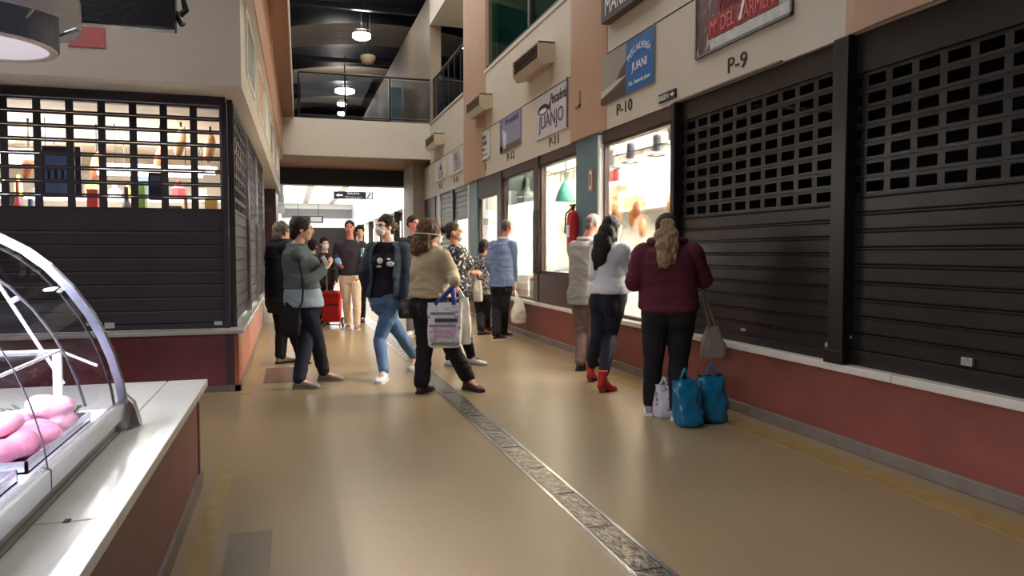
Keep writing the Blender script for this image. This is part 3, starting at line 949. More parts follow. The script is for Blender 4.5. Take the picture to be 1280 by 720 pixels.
def railing(name, p0, p1, n, label, h=1.12, panel=None):
    p0, p1 = Vector(p0), Vector(p1)
    t = empty(name, p0, label, 'railing')
    d = (p1 - p0).normalized()
    MB().tube([p0 + Vector((0, 0, h)), p1 + Vector((0, 0, h))], 0.03, 8).build('handrail', M_black, t)
    MB().tube([p0 + Vector((0, 0, 0.08)), p1 + Vector((0, 0, 0.08))], 0.018, 6).build('bottom_rail', M_black, t)
    for i in range(n + 1):
        q = p0.lerp(p1, i / n)
        MB().tube([q, q + Vector((0, 0, h))], 0.022, 6).build('post', M_black, t)
    if panel:
        for i in range(n):
            a, c = p0.lerp(p1, (i + 0.04) / n), p0.lerp(p1, (i + 0.96) / n)
            s = d.cross(Vector((0, 0, 1))) * 0.006
            MB().prism([a + Vector((0, 0, 0.12)), c + Vector((0, 0, 0.12)), c + Vector((0, 0, h - 0.06)), a + Vector((0, 0, h - 0.06))], -s, s).build('panel', panel, t)
    return t


M_tint = glass_mat('tinted_rail_glass', (0.42, 0.46, 0.50), 0.6)
railing('gallery_railing', (XR + 0.1, 15.36, 4.68), (XR + 0.1, 19.2, 4.68), 6, 'black gallery railing with dark panels over the right wall', 1.12, M_tint)
railing('bridge_railing', (0.25, 19.25, 4.66), (XR + 0.1, 19.25, 4.66), 3, 'black railing along the front of the cross bridge', 1.14, glass_mat('smoked_rail_glass', (0.72, 0.74, 0.78), 0.5))
railing('stair_railing', (2.35, 26.0, 4.66), (3.35, 26.0, 4.66), 2, 'low black railing further back on the bridge', 1.2)
railing('stair_railing', (3.45, 26.2, 4.66), (3.45, 33.0, 4.66), 7, 'black receding railing behind the bridge at right', 1.2)
tag(B(3.1, 3.5, 24.0, 24.05, 4.66, 6.6).build('gallery_door', M_teal), 'teal door panel on the far gallery', 'door')
# ------------------------------------------------------------------ cross bridge, roof, far hall
S(B(-1.4, XR + 0.3, 19.2, 19.35, 3.74, 4.66), 'wall_bridge', M_cream, 'cream front of the bridge crossing the aisle')
S(B(-1.4, XR + 0.3, 19.352, 22.6, 4.5, 4.655), 'floor_bridge', M_cream, 'floor slab of the bridge crossing the aisle')
S(B(-1.4, XR + 0.3, 19.35, 22.2, 3.74, 3.80), 'ceiling_bridge', M_brown_soffit, 'brown underside of the bridge')
S(B(-1.4, XR + 0.05, 22.2, 22.7, 3.27, 3.80), 'wall_bridge_beam', pm('near_black_beam', (38, 36, 42), 0.5, 0.08, 4, 0.0), 'dark beam under the back of the bridge')
S(B(-2.2, -0.30, 17.6, 20.9, 0.0, 3.74), 'wall_left_pier', pm('oxblood_cladding', (72, 44, 42), 0.4, 0.08, 4, 0.02), 'dark oxblood clad pier on the left of the bridge')
q = ony(334, 262, 17.59)
t = tag(B(q.x - 0.08, q.x + 0.1, 17.58, 17.6, q.z - 0.05, q.z + 0.05).build('pier_notice', pm('brown_notice', (92, 66, 62), 0.5)), 'small faint brown notice on oxblood pier', 'notice')
S(B(XR - 0.30, XR + 0.3, 20.2, 21.9, 0, 3.74), 'wall_right_pier_far', pm('grey_cream_pier', (150, 142, 128), 0.6), 'grey cream pier on right below the bridge')

# roof: dark with curved ribbed panels across the hall
M_roofdark = pm('night_skylight', (20, 20, 34), 0.5, 0.1, 2, 0)
M_roofgrey = pm('ribbed_roof_sheet', (150, 138, 124), 0.5, 0.06, 4, 0.0)


def arc_strip(y0, y1, z_off, n=40, x0=-9.0, x1=9.0, t=0.05, R=15.0, xc=3.2, zc=8.75, ribs=False):
    mb = MB()
    rings = []
    ny = max(2, int((y1 - y0) / 0.12)) if ribs else 2
    top = []
    for i in range(n + 1):
        x = x0 + (x1 - x0) * i / n
        z = zc + z_off - (R - math.sqrt(R * R - (x - xc) ** 2))
        top.append((x, z))
    vs, fs = [], []
    for j in range(ny):
        y = y0 + (y1 - y0) * j / (ny - 1)
        dz = 0.03 * (j % 2) if ribs else 0
        for x, z in top:
            vs.append((x, y, z + dz))
    w = n + 1
    for j in range(ny - 1):
        for i in range(n):
            fs.append((j * w + i, j * w + i + 1, (j + 1) * w + i + 1, (j + 1) * w + i))
    mb.add(vs, fs)
    return mb


o = S(arc_strip(-4, 50, 0.45), 'ceiling', M_roofdark, 'dark curved glazed roof of the hall at night')
for i in range(5):
    y0 = 18.6 + i * 5.9 if i else 18.3
    y0 = (18.6, 24.6, 30.4, 36.2, 42.0)[i]
    S(arc_strip(y0, y0 + 2.7, 0.0, ribs=True), 'ceiling_panel', M_roofgrey, ['nearest curved ribbed roof panel', 'first curved grey ribbed roof panel above the bridge', 'second curved grey ribbed roof panel', 'third curved grey ribbed roof panel', 'farthest curved grey ribbed roof panel'][i])
    S(B(-9, 9, y0 + 2.7, y0 + 2.85, 8.1, 8.25), 'ceiling_beam', M_roofdark, 'dark tie beam under the roof panels')
S(B(-9, 9, 49.5, 50, 0, 9), 'wall_back', M_roofdark, 'dark end wall of the hall')
S(B(-9.1, -9, -4, 50, 0, 9), 'wall_left', M_roofdark, 'dark far left wall of the hall')
S(B(-9, 9, -4.1, -4, 0, 9), 'wall_front', M_dark_grey, 'wall behind the viewer')

# pendants
M_pend = emis('pendant_glow', (255, 252, 246), 14.0)


def pendant(p, label, w=0.34, twin=False):
    t = empty('pendant_lamp', p, label, 'lamp', 'pendant lamps under the roof')
    MB().lathe(p, [(w * 0.8, 0.16), (w, 0.10), (w, 0.06), (w * 0.9, 0.05)], 20).build('lamp_housing', M_dark_grey, t)
    MB().lathe(p, [(w * 0.95, 0.055), (w * 0.95, -0.05), (w * 0.7, -0.09), (0.001, -0.095)], 20).build('diffuser', M_pend, t)
    MB().tube([p + Vector((0, 0, 0.15)), Vector((p.x, p.y, 9.0))], 0.02, 6).build('rod', M_black, t)
    if twin:
        MB().tube([p + Vector((0.3, 0.6, 0.15)), Vector((p.x + 0.3, p.y + 0.6, 9.0))], 0.015, 6).build('rod', M_black, t)
    d_ = bpy.data.lights.new('pendant_roof_fill', 'POINT')  # added point light above the opaque housing, brightens the roof panels
    d_.energy = 80
    d_.shadow_soft_size = 0.25
    d_.color = (1.0, 0.93, 0.84)
    l_ = bpy.data.objects.new('pendant_roof_fill', d_)
    col.objects.link(l_)
    l_.location = p + Vector((0, 0, 0.42))
    return t


for (u, v, y, l) in ((452, 45, 22.0, 'lit pendant lamp nearest, above the bridge railing'), (431, 114, 30.0, 'lit pendant lamp second, just above bridge railing'), (427, 130, 36.0, 'small lit pendant lamp farther, upper of the two'), (427, 142, 41.0, 'small lit pendant lamp farthest, lowest')):
    pendant(ony(u, v, y), l, 0.27 if y < 25 else 0.40 if y < 33 else 0.22, y < 25)
p = ony(460, 76, 24.0)
t = empty('globe_lamp', p, 'unlit cream bucket shaped lamp below nearest pendant', 'lamp')
MB().lathe(p, [(0.10, -0.10), (0.17, -0.06), (0.24, 0.06), (0.25, 0.14), (0.20, 0.17)], 20).build('lamp_shade', pm('cream_shade', (200, 180, 148), 0.5), t, smooth=True)
MB().tube([p + Vector((0, 0, 0.16)), Vector((p.x, p.y, 9.0))], 0.015, 6).build('rod', M_black, t)

# far hall under and beyond the bridge
M_farwhite = pm('far_white_panel', (226, 232, 232), 0.25, 0.02, 3, 0)
S(B(-1.4, 7, 22.75, 45, 4.15, 4.2), 'ceiling_far', M_white, 'white ceiling of the far bright hall')
pan = tag(empty('ceiling_glow_panels', (1.6, 22, 4.1), 'rows of glowing panels added to whiten the far hall ceiling', 'light'))
M_lp = emis('glow_panel', (255, 255, 255), 2.6)  # glow added here makes the far ceiling read as bright white
for i in range(9):
    for j in range(3):
        x = -0.4 + j * 1.45
        B(x, x + 1.1, 23.0 + i * 2.4, 24.9 + i * 2.4, 4.11, 4.15).build('glow_panel', M_lp, pan)
S(B(XR, XR + 0.3, 21.9, 45, 2.74, 4.15), 'wall_right_far', M_farwhite, 'white glossy fascia of the far hall on the right')
S(B(XR + 0.5, XR + 0.55, 21.9, 45, 0, 2.74), 'wall_right_far_lower', M_void, 'dark shop fronts of the far hall on right')
S(B(XR, XR + 0.3, 21.9, 45, 0, 0.55), 'wall_right_far_plinth', M_red, 'red low wall of the far hall on right')
ORD = ['first', 'second', 'third', 'fourth', 'fifth', 'sixth', 'seventh', 'eighth', 'ninth', 'tenth']
for i in range(10):
    y = 22.4 + i * 2.2
    tag(B(XR - 0.02, XR + 0.01, y, y + 1.35, 2.98, 3.85).build('far_sign', M_white_gloss), 'blank white sign panel on far right fascia, ' + ORD[i] + ' beyond the bridge', 'sign', 'white sign panels in the far hall')
    if i < 9:
        S(B(XR, XR + 0.2, y + 1.65, y + 1.80, 0.55, 2.74), 'trim_far_post', M_black if i % 2 else M_white, 'upright post of the far shop fronts')
        if i % 3 != 1:
            tag(B(XR + 0.3, XR + 0.34, y + 0.1, y + 1.5, 0.0, 2.45).build('lit_shopfront', emis('far_shop_glow', (255, 246, 232), 1.4)), ORD[i] + ' shop front bay down the far right side, lit', 'shop front', 'lit shop fronts in the far hall')
S(B(-0.75, -0.45, 21.4, 45, 2.5, 4.15), 'wall_left_far', M_farwhite, 'white fascia of the far hall on the left')
S(B(-0.9, -0.7, 21.4, 45, 0.0, 2.5), 'wall_left_far_lower', M_white, 'white lower wall of the far hall on the left')
for i, (y, z0, z1) in enumerate(((24.0, 2.9, 3.5), (27.5, 3.0, 3.9), (31, 2.9, 3.6))):
    tag(B(-0.45, -0.2, y, y + 0.7, z0, z1).build('wall_screen', pm('grey_box', (120, 124, 120), 0.5)), ['grey wall box nearest on far left fascia', 'tall grey wall box on far left fascia', 'farthest grey wall box on left fascia'][i], 'box')
S(B(-1.4, 7, 44.9, 45, 3.3, 3.85), 'wall_far_band', pm('grey_band', (126, 126, 128), 0.5), 'grey band on the far end wall')
S(B(-1.4, 7, 44.9, 45, 3.85, 4.2), 'wall_far_top', M_white, 'white top of the far end wall')
S(B(-1.4, 7, 44.9, 45, 2.75, 3.3), 'wall_far_white', M_white, 'white band on the far end wall')
S(B(-1.4, 7, 44.9, 45, 0, 2.75), 'wall_far_dark', M_void, 'dark lower end wall')
# hanging direction sign
a, c = ony(417, 239, 24), ony(466, 250, 24)
hs = tag(B(a.x, c.x, 23.97, 24.03, c.z + 0.02, a.z).build('hanging_sign', M_ink), 'black hanging direction sign with white lettering under bridge', 'sign')
zc_ = (a.z + c.z) / 2
text_mesh('SALIDA', M_whiteink, 'lettering', hs, (a.x + 0.42, 23.965, zc_ + 0.03), (1, 0, 0), UP, 0.38, 0.07)
text_mesh('Mercado y aseos', M_whiteink, 'lettering', hs, (a.x + 0.36, 23.965, zc_ - 0.08), (1, 0, 0), UP, 0.52, 0.06)
MB().prism([(a.x + 0.06, 23.966, zc_), (a.x + 0.16, 23.966, zc_ - 0.05), (a.x + 0.16, 23.966, zc_ - 0.02), (a.x + 0.28, 23.966, zc_ - 0.02), (a.x + 0.28, 23.966, zc_ + 0.03), (a.x + 0.16, 23.966, zc_ + 0.03), (a.x + 0.16, 23.966, zc_ + 0.06)], (0, 0, 0), (0, 0.003, 0)).build('arrow', M_whiteink, hs)
B(c.x - 0.22, c.x - 0.03, 23.964, 23.968, zc_ - 0.09, zc_ + 0.11).build('pictogram', M_whiteink, hs)
MB().prism([(c.x - 0.20, 23.962, zc_ - 0.07), (c.x - 0.16, 23.962, zc_ - 0.07), (c.x - 0.05, 23.962, zc_ + 0.09), (c.x - 0.09, 23.962, zc_ + 0.09)], (0, 0, 0), (0, 0.002, 0)).build('pictogram_bar', M_ink, hs)
for x in (a.x + 0.15, c.x - 0.15):
    MB().tube([(x, 24, a.z), (x, 24, 4.15)], 0.008, 6).build('wire', M_black, hs)
a, c = ony(384, 270, 26), ony(404, 278, 26)
ls = tag(B(a.x - 0.5, c.x, 25.97, 26.03, c.z - 0.02, a.z).build('hanging_sign', M_ink), 'small dark hanging sign above grey-sweater woman', 'sign')
B(c.x - 0.42, c.x - 0.05, 25.965, 25.972, c.z + 0.02, a.z - 0.03).build('sign_face', pm('pale_sign_face', (178, 182, 182), 0.5, 0.2, 30), ls)
for x in (a.x - 0.3, c.x - 0.15):
    MB().tube([(x, 26, a.z), (x, 26, 4.15)], 0.008, 6).build('wire', M_black, ls)

# ------------------------------------------------------------------ left stall
XK, YK = -0.50, 7.42
K_fascia = pm('stall_fascia_paint', (196, 186, 176), 0.55, 0.03, 2.0, 0.03, 60)
M_stallred = pm('stall_red_panel', (128, 56, 58), 0.35, 0.12, 3, 0.04, 30)
S(B(-7, XK, YK, YK + 0.12, 0.06, 0.57), 'wall_left_stall_front', M_stallred, 'dark red low wall under the shuttered stall front')
S(B(XK - 0.02, XK + 0.02, YK - 0.03, 13.7, 0.06, 0.57), 'wall_left_stall_side', pm('stall_side_terracotta', (168, 96, 66), 0.3, 0.12, 3, 0.03, 30), 'terracotta low wall under the shuttered stall side')
S(B(XK - 0.10, XK + 0.0, YK - 0.012, YK, 0.06, 0.57), 'trim_15', pm('dark_red_edge', (76, 40, 42), 0.4), 'dark corner strip of the stall low wall')
S(B(-7, XK + 0.03, YK - 0.03, YK + 0.02, 0.0, 0.06).box(XK - 0.02, XK + 0.04, YK - 0.03, 13.7, 0.0, 0.06), 'baseboard_left', M_base, 'grey baseboard of the left stall')
st = tag(empty('stall_counter', (XK, YK, 0.57), 'pale stone counter ledge round the shuttered stall', 'counter'), kind='structure')
B(-7, XK + 0.08, YK - 0.26, YK + 0.3, 0.57, 0.605).build('ledge_front', pm('ledge_stone', (176, 172, 166), 0.3, 0.05, 5, 0.02), st, bevel=0.006)
B(XK - 0.36, XK + 0.08, YK + 0.30, 13.7, 0.57, 0.605).build('ledge_side', pm('ledge_stone_side', (170, 176, 168), 0.2, 0.05, 5, 0.02), st, bevel=0.006)


def L(x, y, z):       # the stall side runs very slightly out into the aisle with distance
    return Vector((x + (y - 7.0) * 0.013, y, z))


# front shutter, faces the viewer
YS = 7.36
sh = empty('roller_shutter', (-2.7, YS, 0.61), 'wide violet black roller shutter with lit openings on left stall front', 'shutter')
LH = 0.1205
W0, W1 = -4.84, -0.595
pitch, hole, hh = 0.2515, 0.19, 0.082
ms = MB()
Lx = W1 - W0
prof = [(0.012, 0.0), (0.006, 0.0), (0.0, 0.010), (0.0, LH - 0.014), (0.006, LH - 0.006), (0.006, LH), (0.012, LH)]
ms.loft([[Vector((0, y, z)) for y, z in prof], [Vector((Lx, y, z)) for y, z in prof]])
ms = ms.mesh('slat')
ms.materials.append(M_shutter_left)
pf = MB()
lo = 0.018
pf.box(0, Lx, 0, 0.012, 0, lo)
pf.box(0, Lx, 0, 0.012, lo + hh, LH - 0.003)
x = Lx
first = Lx - (W1 - (-0.7085)) + hole / 2
xe = Lx
k = 0
while xe > 0:
    h1 = first - k * pitch
    h0 = h1 - hole
    if h1 < 0:
        break
    pf.box(h1, xe, 0, 0.012, lo, lo + hh)
    xe = h0
    k += 1
if xe > 0:
    pf.box(0, xe, 0, 0.012, lo, lo + hh)
pf = pf.mesh('slat')
pf.materials.append(M_shutter_left)
z = 0.61
B(W0, W1, YS - 0.01, YS + 0.02, z, z + 0.05).build('bottom_bar', M_shutter_left, sh)
z += 0.05
for i in range(8):
    inst('slat', ms, sh, (W0 + 2.7, 0, z - 0.61 + 0.0))
    z += LH
z = 1.70
inst('slat', ms, sh, (W0 + 2.7, 0, 1.70 - 0.61 - LH + 0.02))
for i in range(8):
    inst('slat', pf, sh, (W0 + 2.7, 0, z - 0.61))
    z += LH
B(W0, W1 + 0.04, YS - 0.03, YS + 0.2, z, 2.86).build('housing', M_shutter_left, sh, bevel=0.01)
B(W1 - 0.005, W1 + 0.05, YS - 0.03, YS + 0.04, 0.61, 2.7).build('guide_rail', M_shutter_left, sh, bevel=0.006)
for (u, v, w, h) in ((117, 405, 0.12, 0.03), (137, 407, 0.08, 0.05), (273, 404, 0.07, 0.035)):
    q = ony(u, v, YS - 0.016)
    B(q.x - w / 2, q.x + w / 2, YS - 0.02, YS - 0.008, q.z - h / 2, q.z + h / 2).build('sticker', pm('white_sticker', (200, 198, 200), 0.5), sh)

# side shutters, face the aisle
XSd = -0.53


def side_shutter(ya, yb, label, npf=8):
    Ls = yb - ya
    p0 = L(XSd, ya, 0.61)
    t = empty('roller_shutter', p0, label, 'shutter')
    a_ = MB()
    prf = [(-0.012, 0.002), (-0.004, 0.002), (0.0, 0.012), (0.0, LH * 0.8), (-0.004, LH - 0.016), (0.006, LH - 0.010), (0.006, LH - 0.003), (-0.012, LH - 0.003)]
    sk = 0.013
    a_.loft([[Vector((x, 0, z)) for x, z in prf], [Vector((x + Ls * sk, Ls, z)) for x, z in prf]])
    a_ = a_.mesh('slat')
    a_.materials.append(M_shutter_left)
    c_ = MB()
    for z0_, z1_ in ((0, 0.02), (0.102, LH - 0.003)):
        c_.prism([(-0.012, 0, z0_), (0.0, 0, z0_), (0.0, 0, z1_), (-0.012, 0, z1_)], (0, 0, 0), (Ls * sk, Ls, 0))
    n = int(Ls / 0.25)
    for i in range(n + 1):
        y0 = min(i * Ls / n, Ls - 0.05)
        c_.prism([(-0.012, y0, 0.02), (0, y0, 0.02), (0, y0 + 0.05, 0.02), (-0.012, y0 + 0.05, 0.02)], (y0 * sk, 0, 0), (y0 * sk, 0, 0.082))
    c_ = c_.mesh('slat')
    c_.materials.append(M_shutter_left)
    z = 0.03
    for i in range(9):
        inst('slat', a_, t, (0, 0, z))
        z += LH
    for i in range(npf):
        inst('slat', c_, t, (0, 0, z))
        z += LH
    hb = MB()
    hb.prism([(-0.12, 0, z), (0.02, 0, z), (0.02, 0, 2.22), (-0.12, 0, 2.22)], p0, p0 + Vector((Ls * sk, Ls, 0)))
    hb.build('housing', M_shutter_left, t)
    for yy in (0, Ls):
        w = p0 + Vector((yy * sk, yy, 0))
        B(w.x - 0.03, w.x + 0.03, w.y - 0.03, w.y + 0.03, 0.61, 2.7).build('guide_rail', M_shutter_left if yy == 0 else M_grey, t)
    return t


side_shutter(7.45, 9.45, 'dark slatted side shutter of the stall, nearest the corner')
side_shutter(9.62, 11.28, 'dark slatted side shutter of the stall, middle of three')
side_shutter(11.50, 13.3, 'dark slatted side shutter of the stall, farthest')

# fascia block
fb = MB()
fb.prism([(-7, 6.98, 2.745), (-0.385, 6.82, 2.745), (-0.385 + 0.013 * 12.4, 19.2, 2.745), (-7, 19.2, 2.745)], (0, 0, 0), (0, 0, 0.86))
S(fb, 'wall_left_fascia', K_fascia, 'cream fascia block above the shuttered stall')
f2 = MB()
f2.prism([(-7, 6.985, 3.606), (-0.39, 6.825, 3.606), (-0.30, 7.1, 3.606), (-0.30 + 0.010 * 12.4, 19.2, 3.606), (-7, 19.2, 3.606)], (0, 0, 0), (0, 0, 1.04))
S(f2, 'wall_left_upper', K_fascia, 'cream upper wall above the left stall front')
f3 = MB()
f3.prism([(-0.385, 6.95, 3.61), (-0.29, 7.0, 3.61), (-0.29 + 0.012 * 12.2, 19.2, 3.61), (-0.385, 19.2, 3.61)], (0, 0, 0), (0, 0, 1.035))
S(f3, 'wall_left_salmon', pm('deep_salmon', (164, 120, 94), 0.6, 0.05, 2, 0.03), 'salmon painted upper wall on the aisle side of left stall')
f4 = MB()
f4.prism([(-0.6, 6.0, 4.65), (-0.05, 6.0, 4.65), (0.11, 19.25, 4.65), (-0.6, 19.25, 4.65)], (0, 0, 0), (0, 0, 0.35))
S(f4, 'ceiling_gallery_left', M_brown_soffit, 'brown soffit of the left gallery over the aisle')
f5 = MB()
f5.prism([(-0.05, 6.0, 4.64), (-0.03, 6.0, 4.64), (0.13, 19.25, 4.64), (0.11, 19.25, 4.64)], (0, 0, 0), (0, 0, 0.38))
S(f5, 'trim_16', M_cream, 'pale edge of the left gallery soffit')
# signs on the aisle side of the fascia
for i, (ya, yb) in enumerate(((7.4, 8.6), (9.3, 10.5), (11.2, 12.2), (12.9, 14.0), (14.8, 16.0), (16.8, 18.0))):
    p0, p1 = L(-0.385, ya, 0), L(-0.385, yb, 0)
    t = tag(MB().prism([p0 + Vector((-0.005, 0, 3.0)), p1 + Vector((-0.005, 0, 3.0)), p1 + Vector((-0.005, 0, 3.58)), p0 + Vector((-0.005, 0, 3.58))], (0, 0, 0), (0.018, 0, 0)).build('shop_sign', (pm('grey_photo_sign', (120, 118, 118), 0.5, 0.15, 3), pm('tan_sign', (182, 140, 104), 0.5, 0.1, 3), M_pale)[i % 3]), 'shop sign on left fascia over the aisle, %s from the camera' % ['first', 'second', 'third', 'fourth', 'fifth', 'sixth'][i], 'sign')
    for yy in (ya, yb):
        w = L(-0.385, yy, 0)
        B(w.x, w.x + 0.024, w.y - 0.03, w.y + 0.03, 2.98, 3.60).build('frame', M_white, t)
    for zz in (2.98, 3.58):
        MB().prism([p0 + Vector((0, 0, zz)), p1 + Vector((0, 0, zz)), p1 + Vector((0, 0, zz + 0.03)), p0 + Vector((0, 0, zz + 0.03))], (0, 0, 0), (0.022, 0, 0)).build('frame', M_white, t)
# red sign on front fascia
a, c = ony(85, 57, 6.84), ony(131, 36, 6.84)
tag(B(a.x, c.x, 6.835, 6.865, a.z, c.z + 0.06).build('shop_sign', pm('pink_red_sign', (190, 96, 96), 0.5, 0.15, 6)), 'small faded red sign on left fascia beside round lamp', 'sign')

# stall interior
ki = MB()
ki.box(-6.9, -0.9, 13.2, 13.25, 0, 2.74)
ki.box(-6.9, -6.85, 7.5, 13.2, 0, 2.74)
S(ki, 'wall_left_stall_inside', pm('stall_inside', (222, 214, 204), 0.6, 0.04, 3), 'pale inside walls of the shuttered stall')
S(B(-6.9, -0.6, 7.56, 13.2, 2.70, 2.744), 'ceiling_stall', pm('stall_ceiling', (206, 190, 172), 0.6), 'ceiling inside the shuttered stall')
M_tube = emis('fluorescent', (255, 252, 248), 7.0)
for i, (x0, x1, y, z) in enumerate(((-4.3, -2.2, 8.7, 2.30), (-2.0, -0.9, 8.9, 2.18), (-4.2, -2.6, 10.5, 2.42), (-2.2, -0.9, 10.4, 2.36))):
    t = empty('fluorescent_lamp', ((x0 + x1) / 2, y, z), ['long fluorescent tube left inside the shuttered stall', 'short fluorescent tube right inside the shuttered stall', 'back left fluorescent tube in the shuttered stall', 'back right fluorescent tube in the shuttered stall'][i], 'lamp')
    B(x0, x1, y - 0.06, y + 0.06, z + 0.03, z + 0.07).build('lamp_housing', M_white, t)
    MB().tube([(x0 + 0.03, y, z), (x1 - 0.03, y, z)], 0.035, 10).build('tube', M_tube, t)
    for x in (x0 + 0.2, x1 - 0.2):
        MB().tube([(x, y, z + 0.07), (x, y, 2.7)], 0.006, 5).build('wire', M_black, t)
# blue menu board just inside
q0, q1 = ony(52, 246, 7.62), ony(101, 184, 7.62)
mbd = tag(B(q0.x, q1.x, 7.60, 7.64, q0.z, q1.z).build('menu_board', pm('board_maroon', (70, 40, 54), 0.5)), 'blue menu board with dark frame inside stall shutter', 'board')
B(q0.x + 0.04, q1.x - 0.07, 7.592, 7.60, q0.z + 0.03, q1.z - 0.06).build('board_face', pm('board_blue', (112, 142, 190), 0.5, 0.1, 8), mbd)
zz = q0.z + 0.17
for i in range(4):
    x = q0.x + 0.06 + i * 0.055
    B(x, x + 0.022, 7.588, 7.592, zz - 0.01, zz + 0.075).build('board_stroke', pm('board_ink', (30, 36, 70), 0.5), mbd)
B(q0.x + 0.06, q0.x + 0.26, 7.588, 7.592, zz - 0.03, zz - 0.012).build('board_stroke', pm('board_ink', (30, 36, 70), 0.5), mbd)
q0, q1 = ony(186, 250, 7.66), ony(203, 216, 7.66)
sp = tag(B(q0.x, q1.x, 7.64, 7.70, q0.z, q1.z).build('card_terminal', pm('navy_plastic', (44, 44, 74), 0.4), bevel=0.01), 'dark navy box on ledge inside stall shutter', 'box')
B(q0.x + 0.02, q1.x - 0.02, 7.634, 7.64, q1.z - 0.08, q1.z - 0.03).build('screen', pm('terminal_screen', (110, 120, 150), 0.3), sp)
# shelves and goods inside
for i, (z, lab) in enumerate(((1.55, 'lower goods shelf inside the shuttered stall'), (1.92, 'upper goods shelf inside the shuttered stall'))):
    tag(B(-4.8, -0.75, 9.6, 9.95, z, z + 0.03).build('shelf', M_white), lab, 'shelf')
gmats = [pm('goods_%d' % i, c, 0.5, 0.1, 10) for i, c in enumerate(((150, 40, 44), (212, 200, 180), (70, 66, 70), (110, 140, 70), (206, 170, 80), (60, 84, 120), (176, 120, 90), (232, 228, 220)))]
gi = 0
for z in (1.58, 1.95):
    x = -4.7
    while x < -0.9:
        w = random.uniform(0.07, 0.16)
        h = random.uniform(0.12, 0.30)
        gk = random.randrange(8)
        gm2 = gmats[gk]
        gcol = ('dark red', 'cream', 'charcoal', 'green', 'yellow', 'blue', 'tan', 'white')[gk]
        glev = ('lower' if z < 1.7 else 'upper') + (' left' if x < -3.4 else ' centre' if x < -2.1 else ' right')
        if random.random() < 0.5:
            mb = MB().lathe((x + w / 2, 9.75, z), [(w * 0.45, 0), (w * 0.5, 0.02), (w * 0.5, h * 0.6), (w * 0.2, h * 0.75), (w * 0.18, h), (w * 0.1, h)], 12)
            nm, lb = 'bottle', gcol + ' bottle standing on %s shelf inside the shuttered stall' % glev
        else:
            mb = B(x, x + w, 9.66, 9.84, z, z + h)
            nm, lb = 'carton', gcol + ' carton standing on %s shelf inside the shuttered stall' % glev
        tag(mb.build(nm, gm2), lb, nm, 'goods on the stall shelves')
        x += w + random.uniform(0.03, 0.14)
        gi += 1
for i, (u, v, y) in enumerate(((200, 200, 8.9), (225, 178, 8.6), (120, 208, 9.0), (262, 186, 8.8), (35, 205, 8.8))):
    q = ony(u, v, y)
    t = empty('hanging_ham', q, 'cured ham hanging in the stall, %s from left' % ['fourth', 'fifth', 'second', 'rightmost', 'leftmost'][i] if i != 2 else 'cured ham hanging in the stall beside blue menu board', 'ham', 'hams hanging in the stall')
    MB().ellipsoid(q, (0.06, 0, 0.01), (0, 0.05, 0), (0.02, 0, 0.16)).build('ham', gm[i % 2], t, smooth=True)
    MB().tube([q + Vector((0.01, 0, 0.14)), q + Vector((0.01, 0, 0.30)), Vector((q.x + 0.01, y, 2.7))], 0.012, 6).build('cord', M_black, t)
for i, (u, kind, ci, h, w) in enumerate(((8, 0, 2, 0.34, 0.16), (38, 1, 5, 0.30, 0.12), (112, 0, 0, 0.42, 0.10), (126, 1, 2, 0.36, 0.09), (140, 0, 7, 0.22, 0.14), (158, 1, 2, 0.44, 0.12), (172, 0, 3, 0.50, 0.10), (214, 0, 2, 0.26, 0.16), (232, 1, 6, 0.36, 0.10), (246, 1, 5, 0.30, 0.09), (262, 0, 4, 0.34, 0.12), (22, 1, 0, 0.46, 0.08))):
    q = ony(u, 250, 8.5)
    h += 0.20
    if kind:
        mb = MB().lathe((q.x, 8.5, 1.352), [(w * 0.45, 0), (w * 0.5, 0.02), (w * 0.5, h * 0.62), (w * 0.2, h * 0.78), (w * 0.18, h), (w * 0.1, h)], 12)
    else:
        mb = B(q.x - w / 2, q.x + w / 2, 8.60, 8.74, 1.352, 1.352 + h)
    tag(mb.build('jar' if kind else 'carton', gmats[ci]), ('dark red', 'cream', 'charcoal', 'green', 'yellow', 'blue', 'tan', 'white')[ci] + (' jar' if kind else ' carton') + ' on steel inner counter of stall, %s from left' % (['second', 'fourth', 'fifth', 'sixth', 'seventh', 'eighth', 'ninth', 'tenth', 'eleventh', 'twelfth', 'last', 'third'][i]), 'jar' if kind else 'carton', 'goods on the stall counter')
tag(B(-4.6, -0.8, 8.3, 8.9, 0.0, 1.35).build('inner_counter', M_steel, bevel=0.01), 'steel inner counter behind the stall shutter', 'counter')

# flowers and white tub behind the stall
q = onz(327, 362, 0.6)
t = empty('flower_pot', Vector((-0.42, 14.6, 0.0)), 'potted yellow white flowers at far end of stall', 'plant')
MB().lathe((-0.42, 14.6, 0.0), [(0.16, 0.0), (0.2, 0.55), (0.22, 0.6), (0.19, 0.6)], 16).build('pot', M_white, t)
fl = MB()
for i in range(46):
    a = random.uniform(0, 6.28)
    r = random.uniform(0.02, 0.20)
    h = random.uniform(0.62, 1.15)
    e_ = Vector((-0.42 + r * math.cos(a), 14.6 + r * math.sin(a), h))
    d = Vector((math.cos(a), math.sin(a), 0.6)).normalized()
    s_ = d.cross(Vector((0, 0, 1))).normalized() * 0.025
    fl.add([e_ - d * 0.06, e_ + s_, e_ + d * 0.07, e_ - s_, ], [(0, 1, 2, 3)])
    fl.tube([(-0.42, 14.6, 0.58), e_], 0.005, 4)
fl.build('foliage', pm('leaf_green', (92, 112, 62), 0.6), t)
bl = MB()
for i in range(24):
    a = random.uniform(0, 6.28)
    r = random.uniform(0.02, 0.22)
    e_ = Vector((-0.42 + r * math.cos(a), 14.6 + r * math.sin(a), random.uniform(0.8, 1.2)))
    bl.ellipsoid(e_, (0.028, 0, 0), (0, 0.028, 0), (0, 0, 0.02), 8, 5)
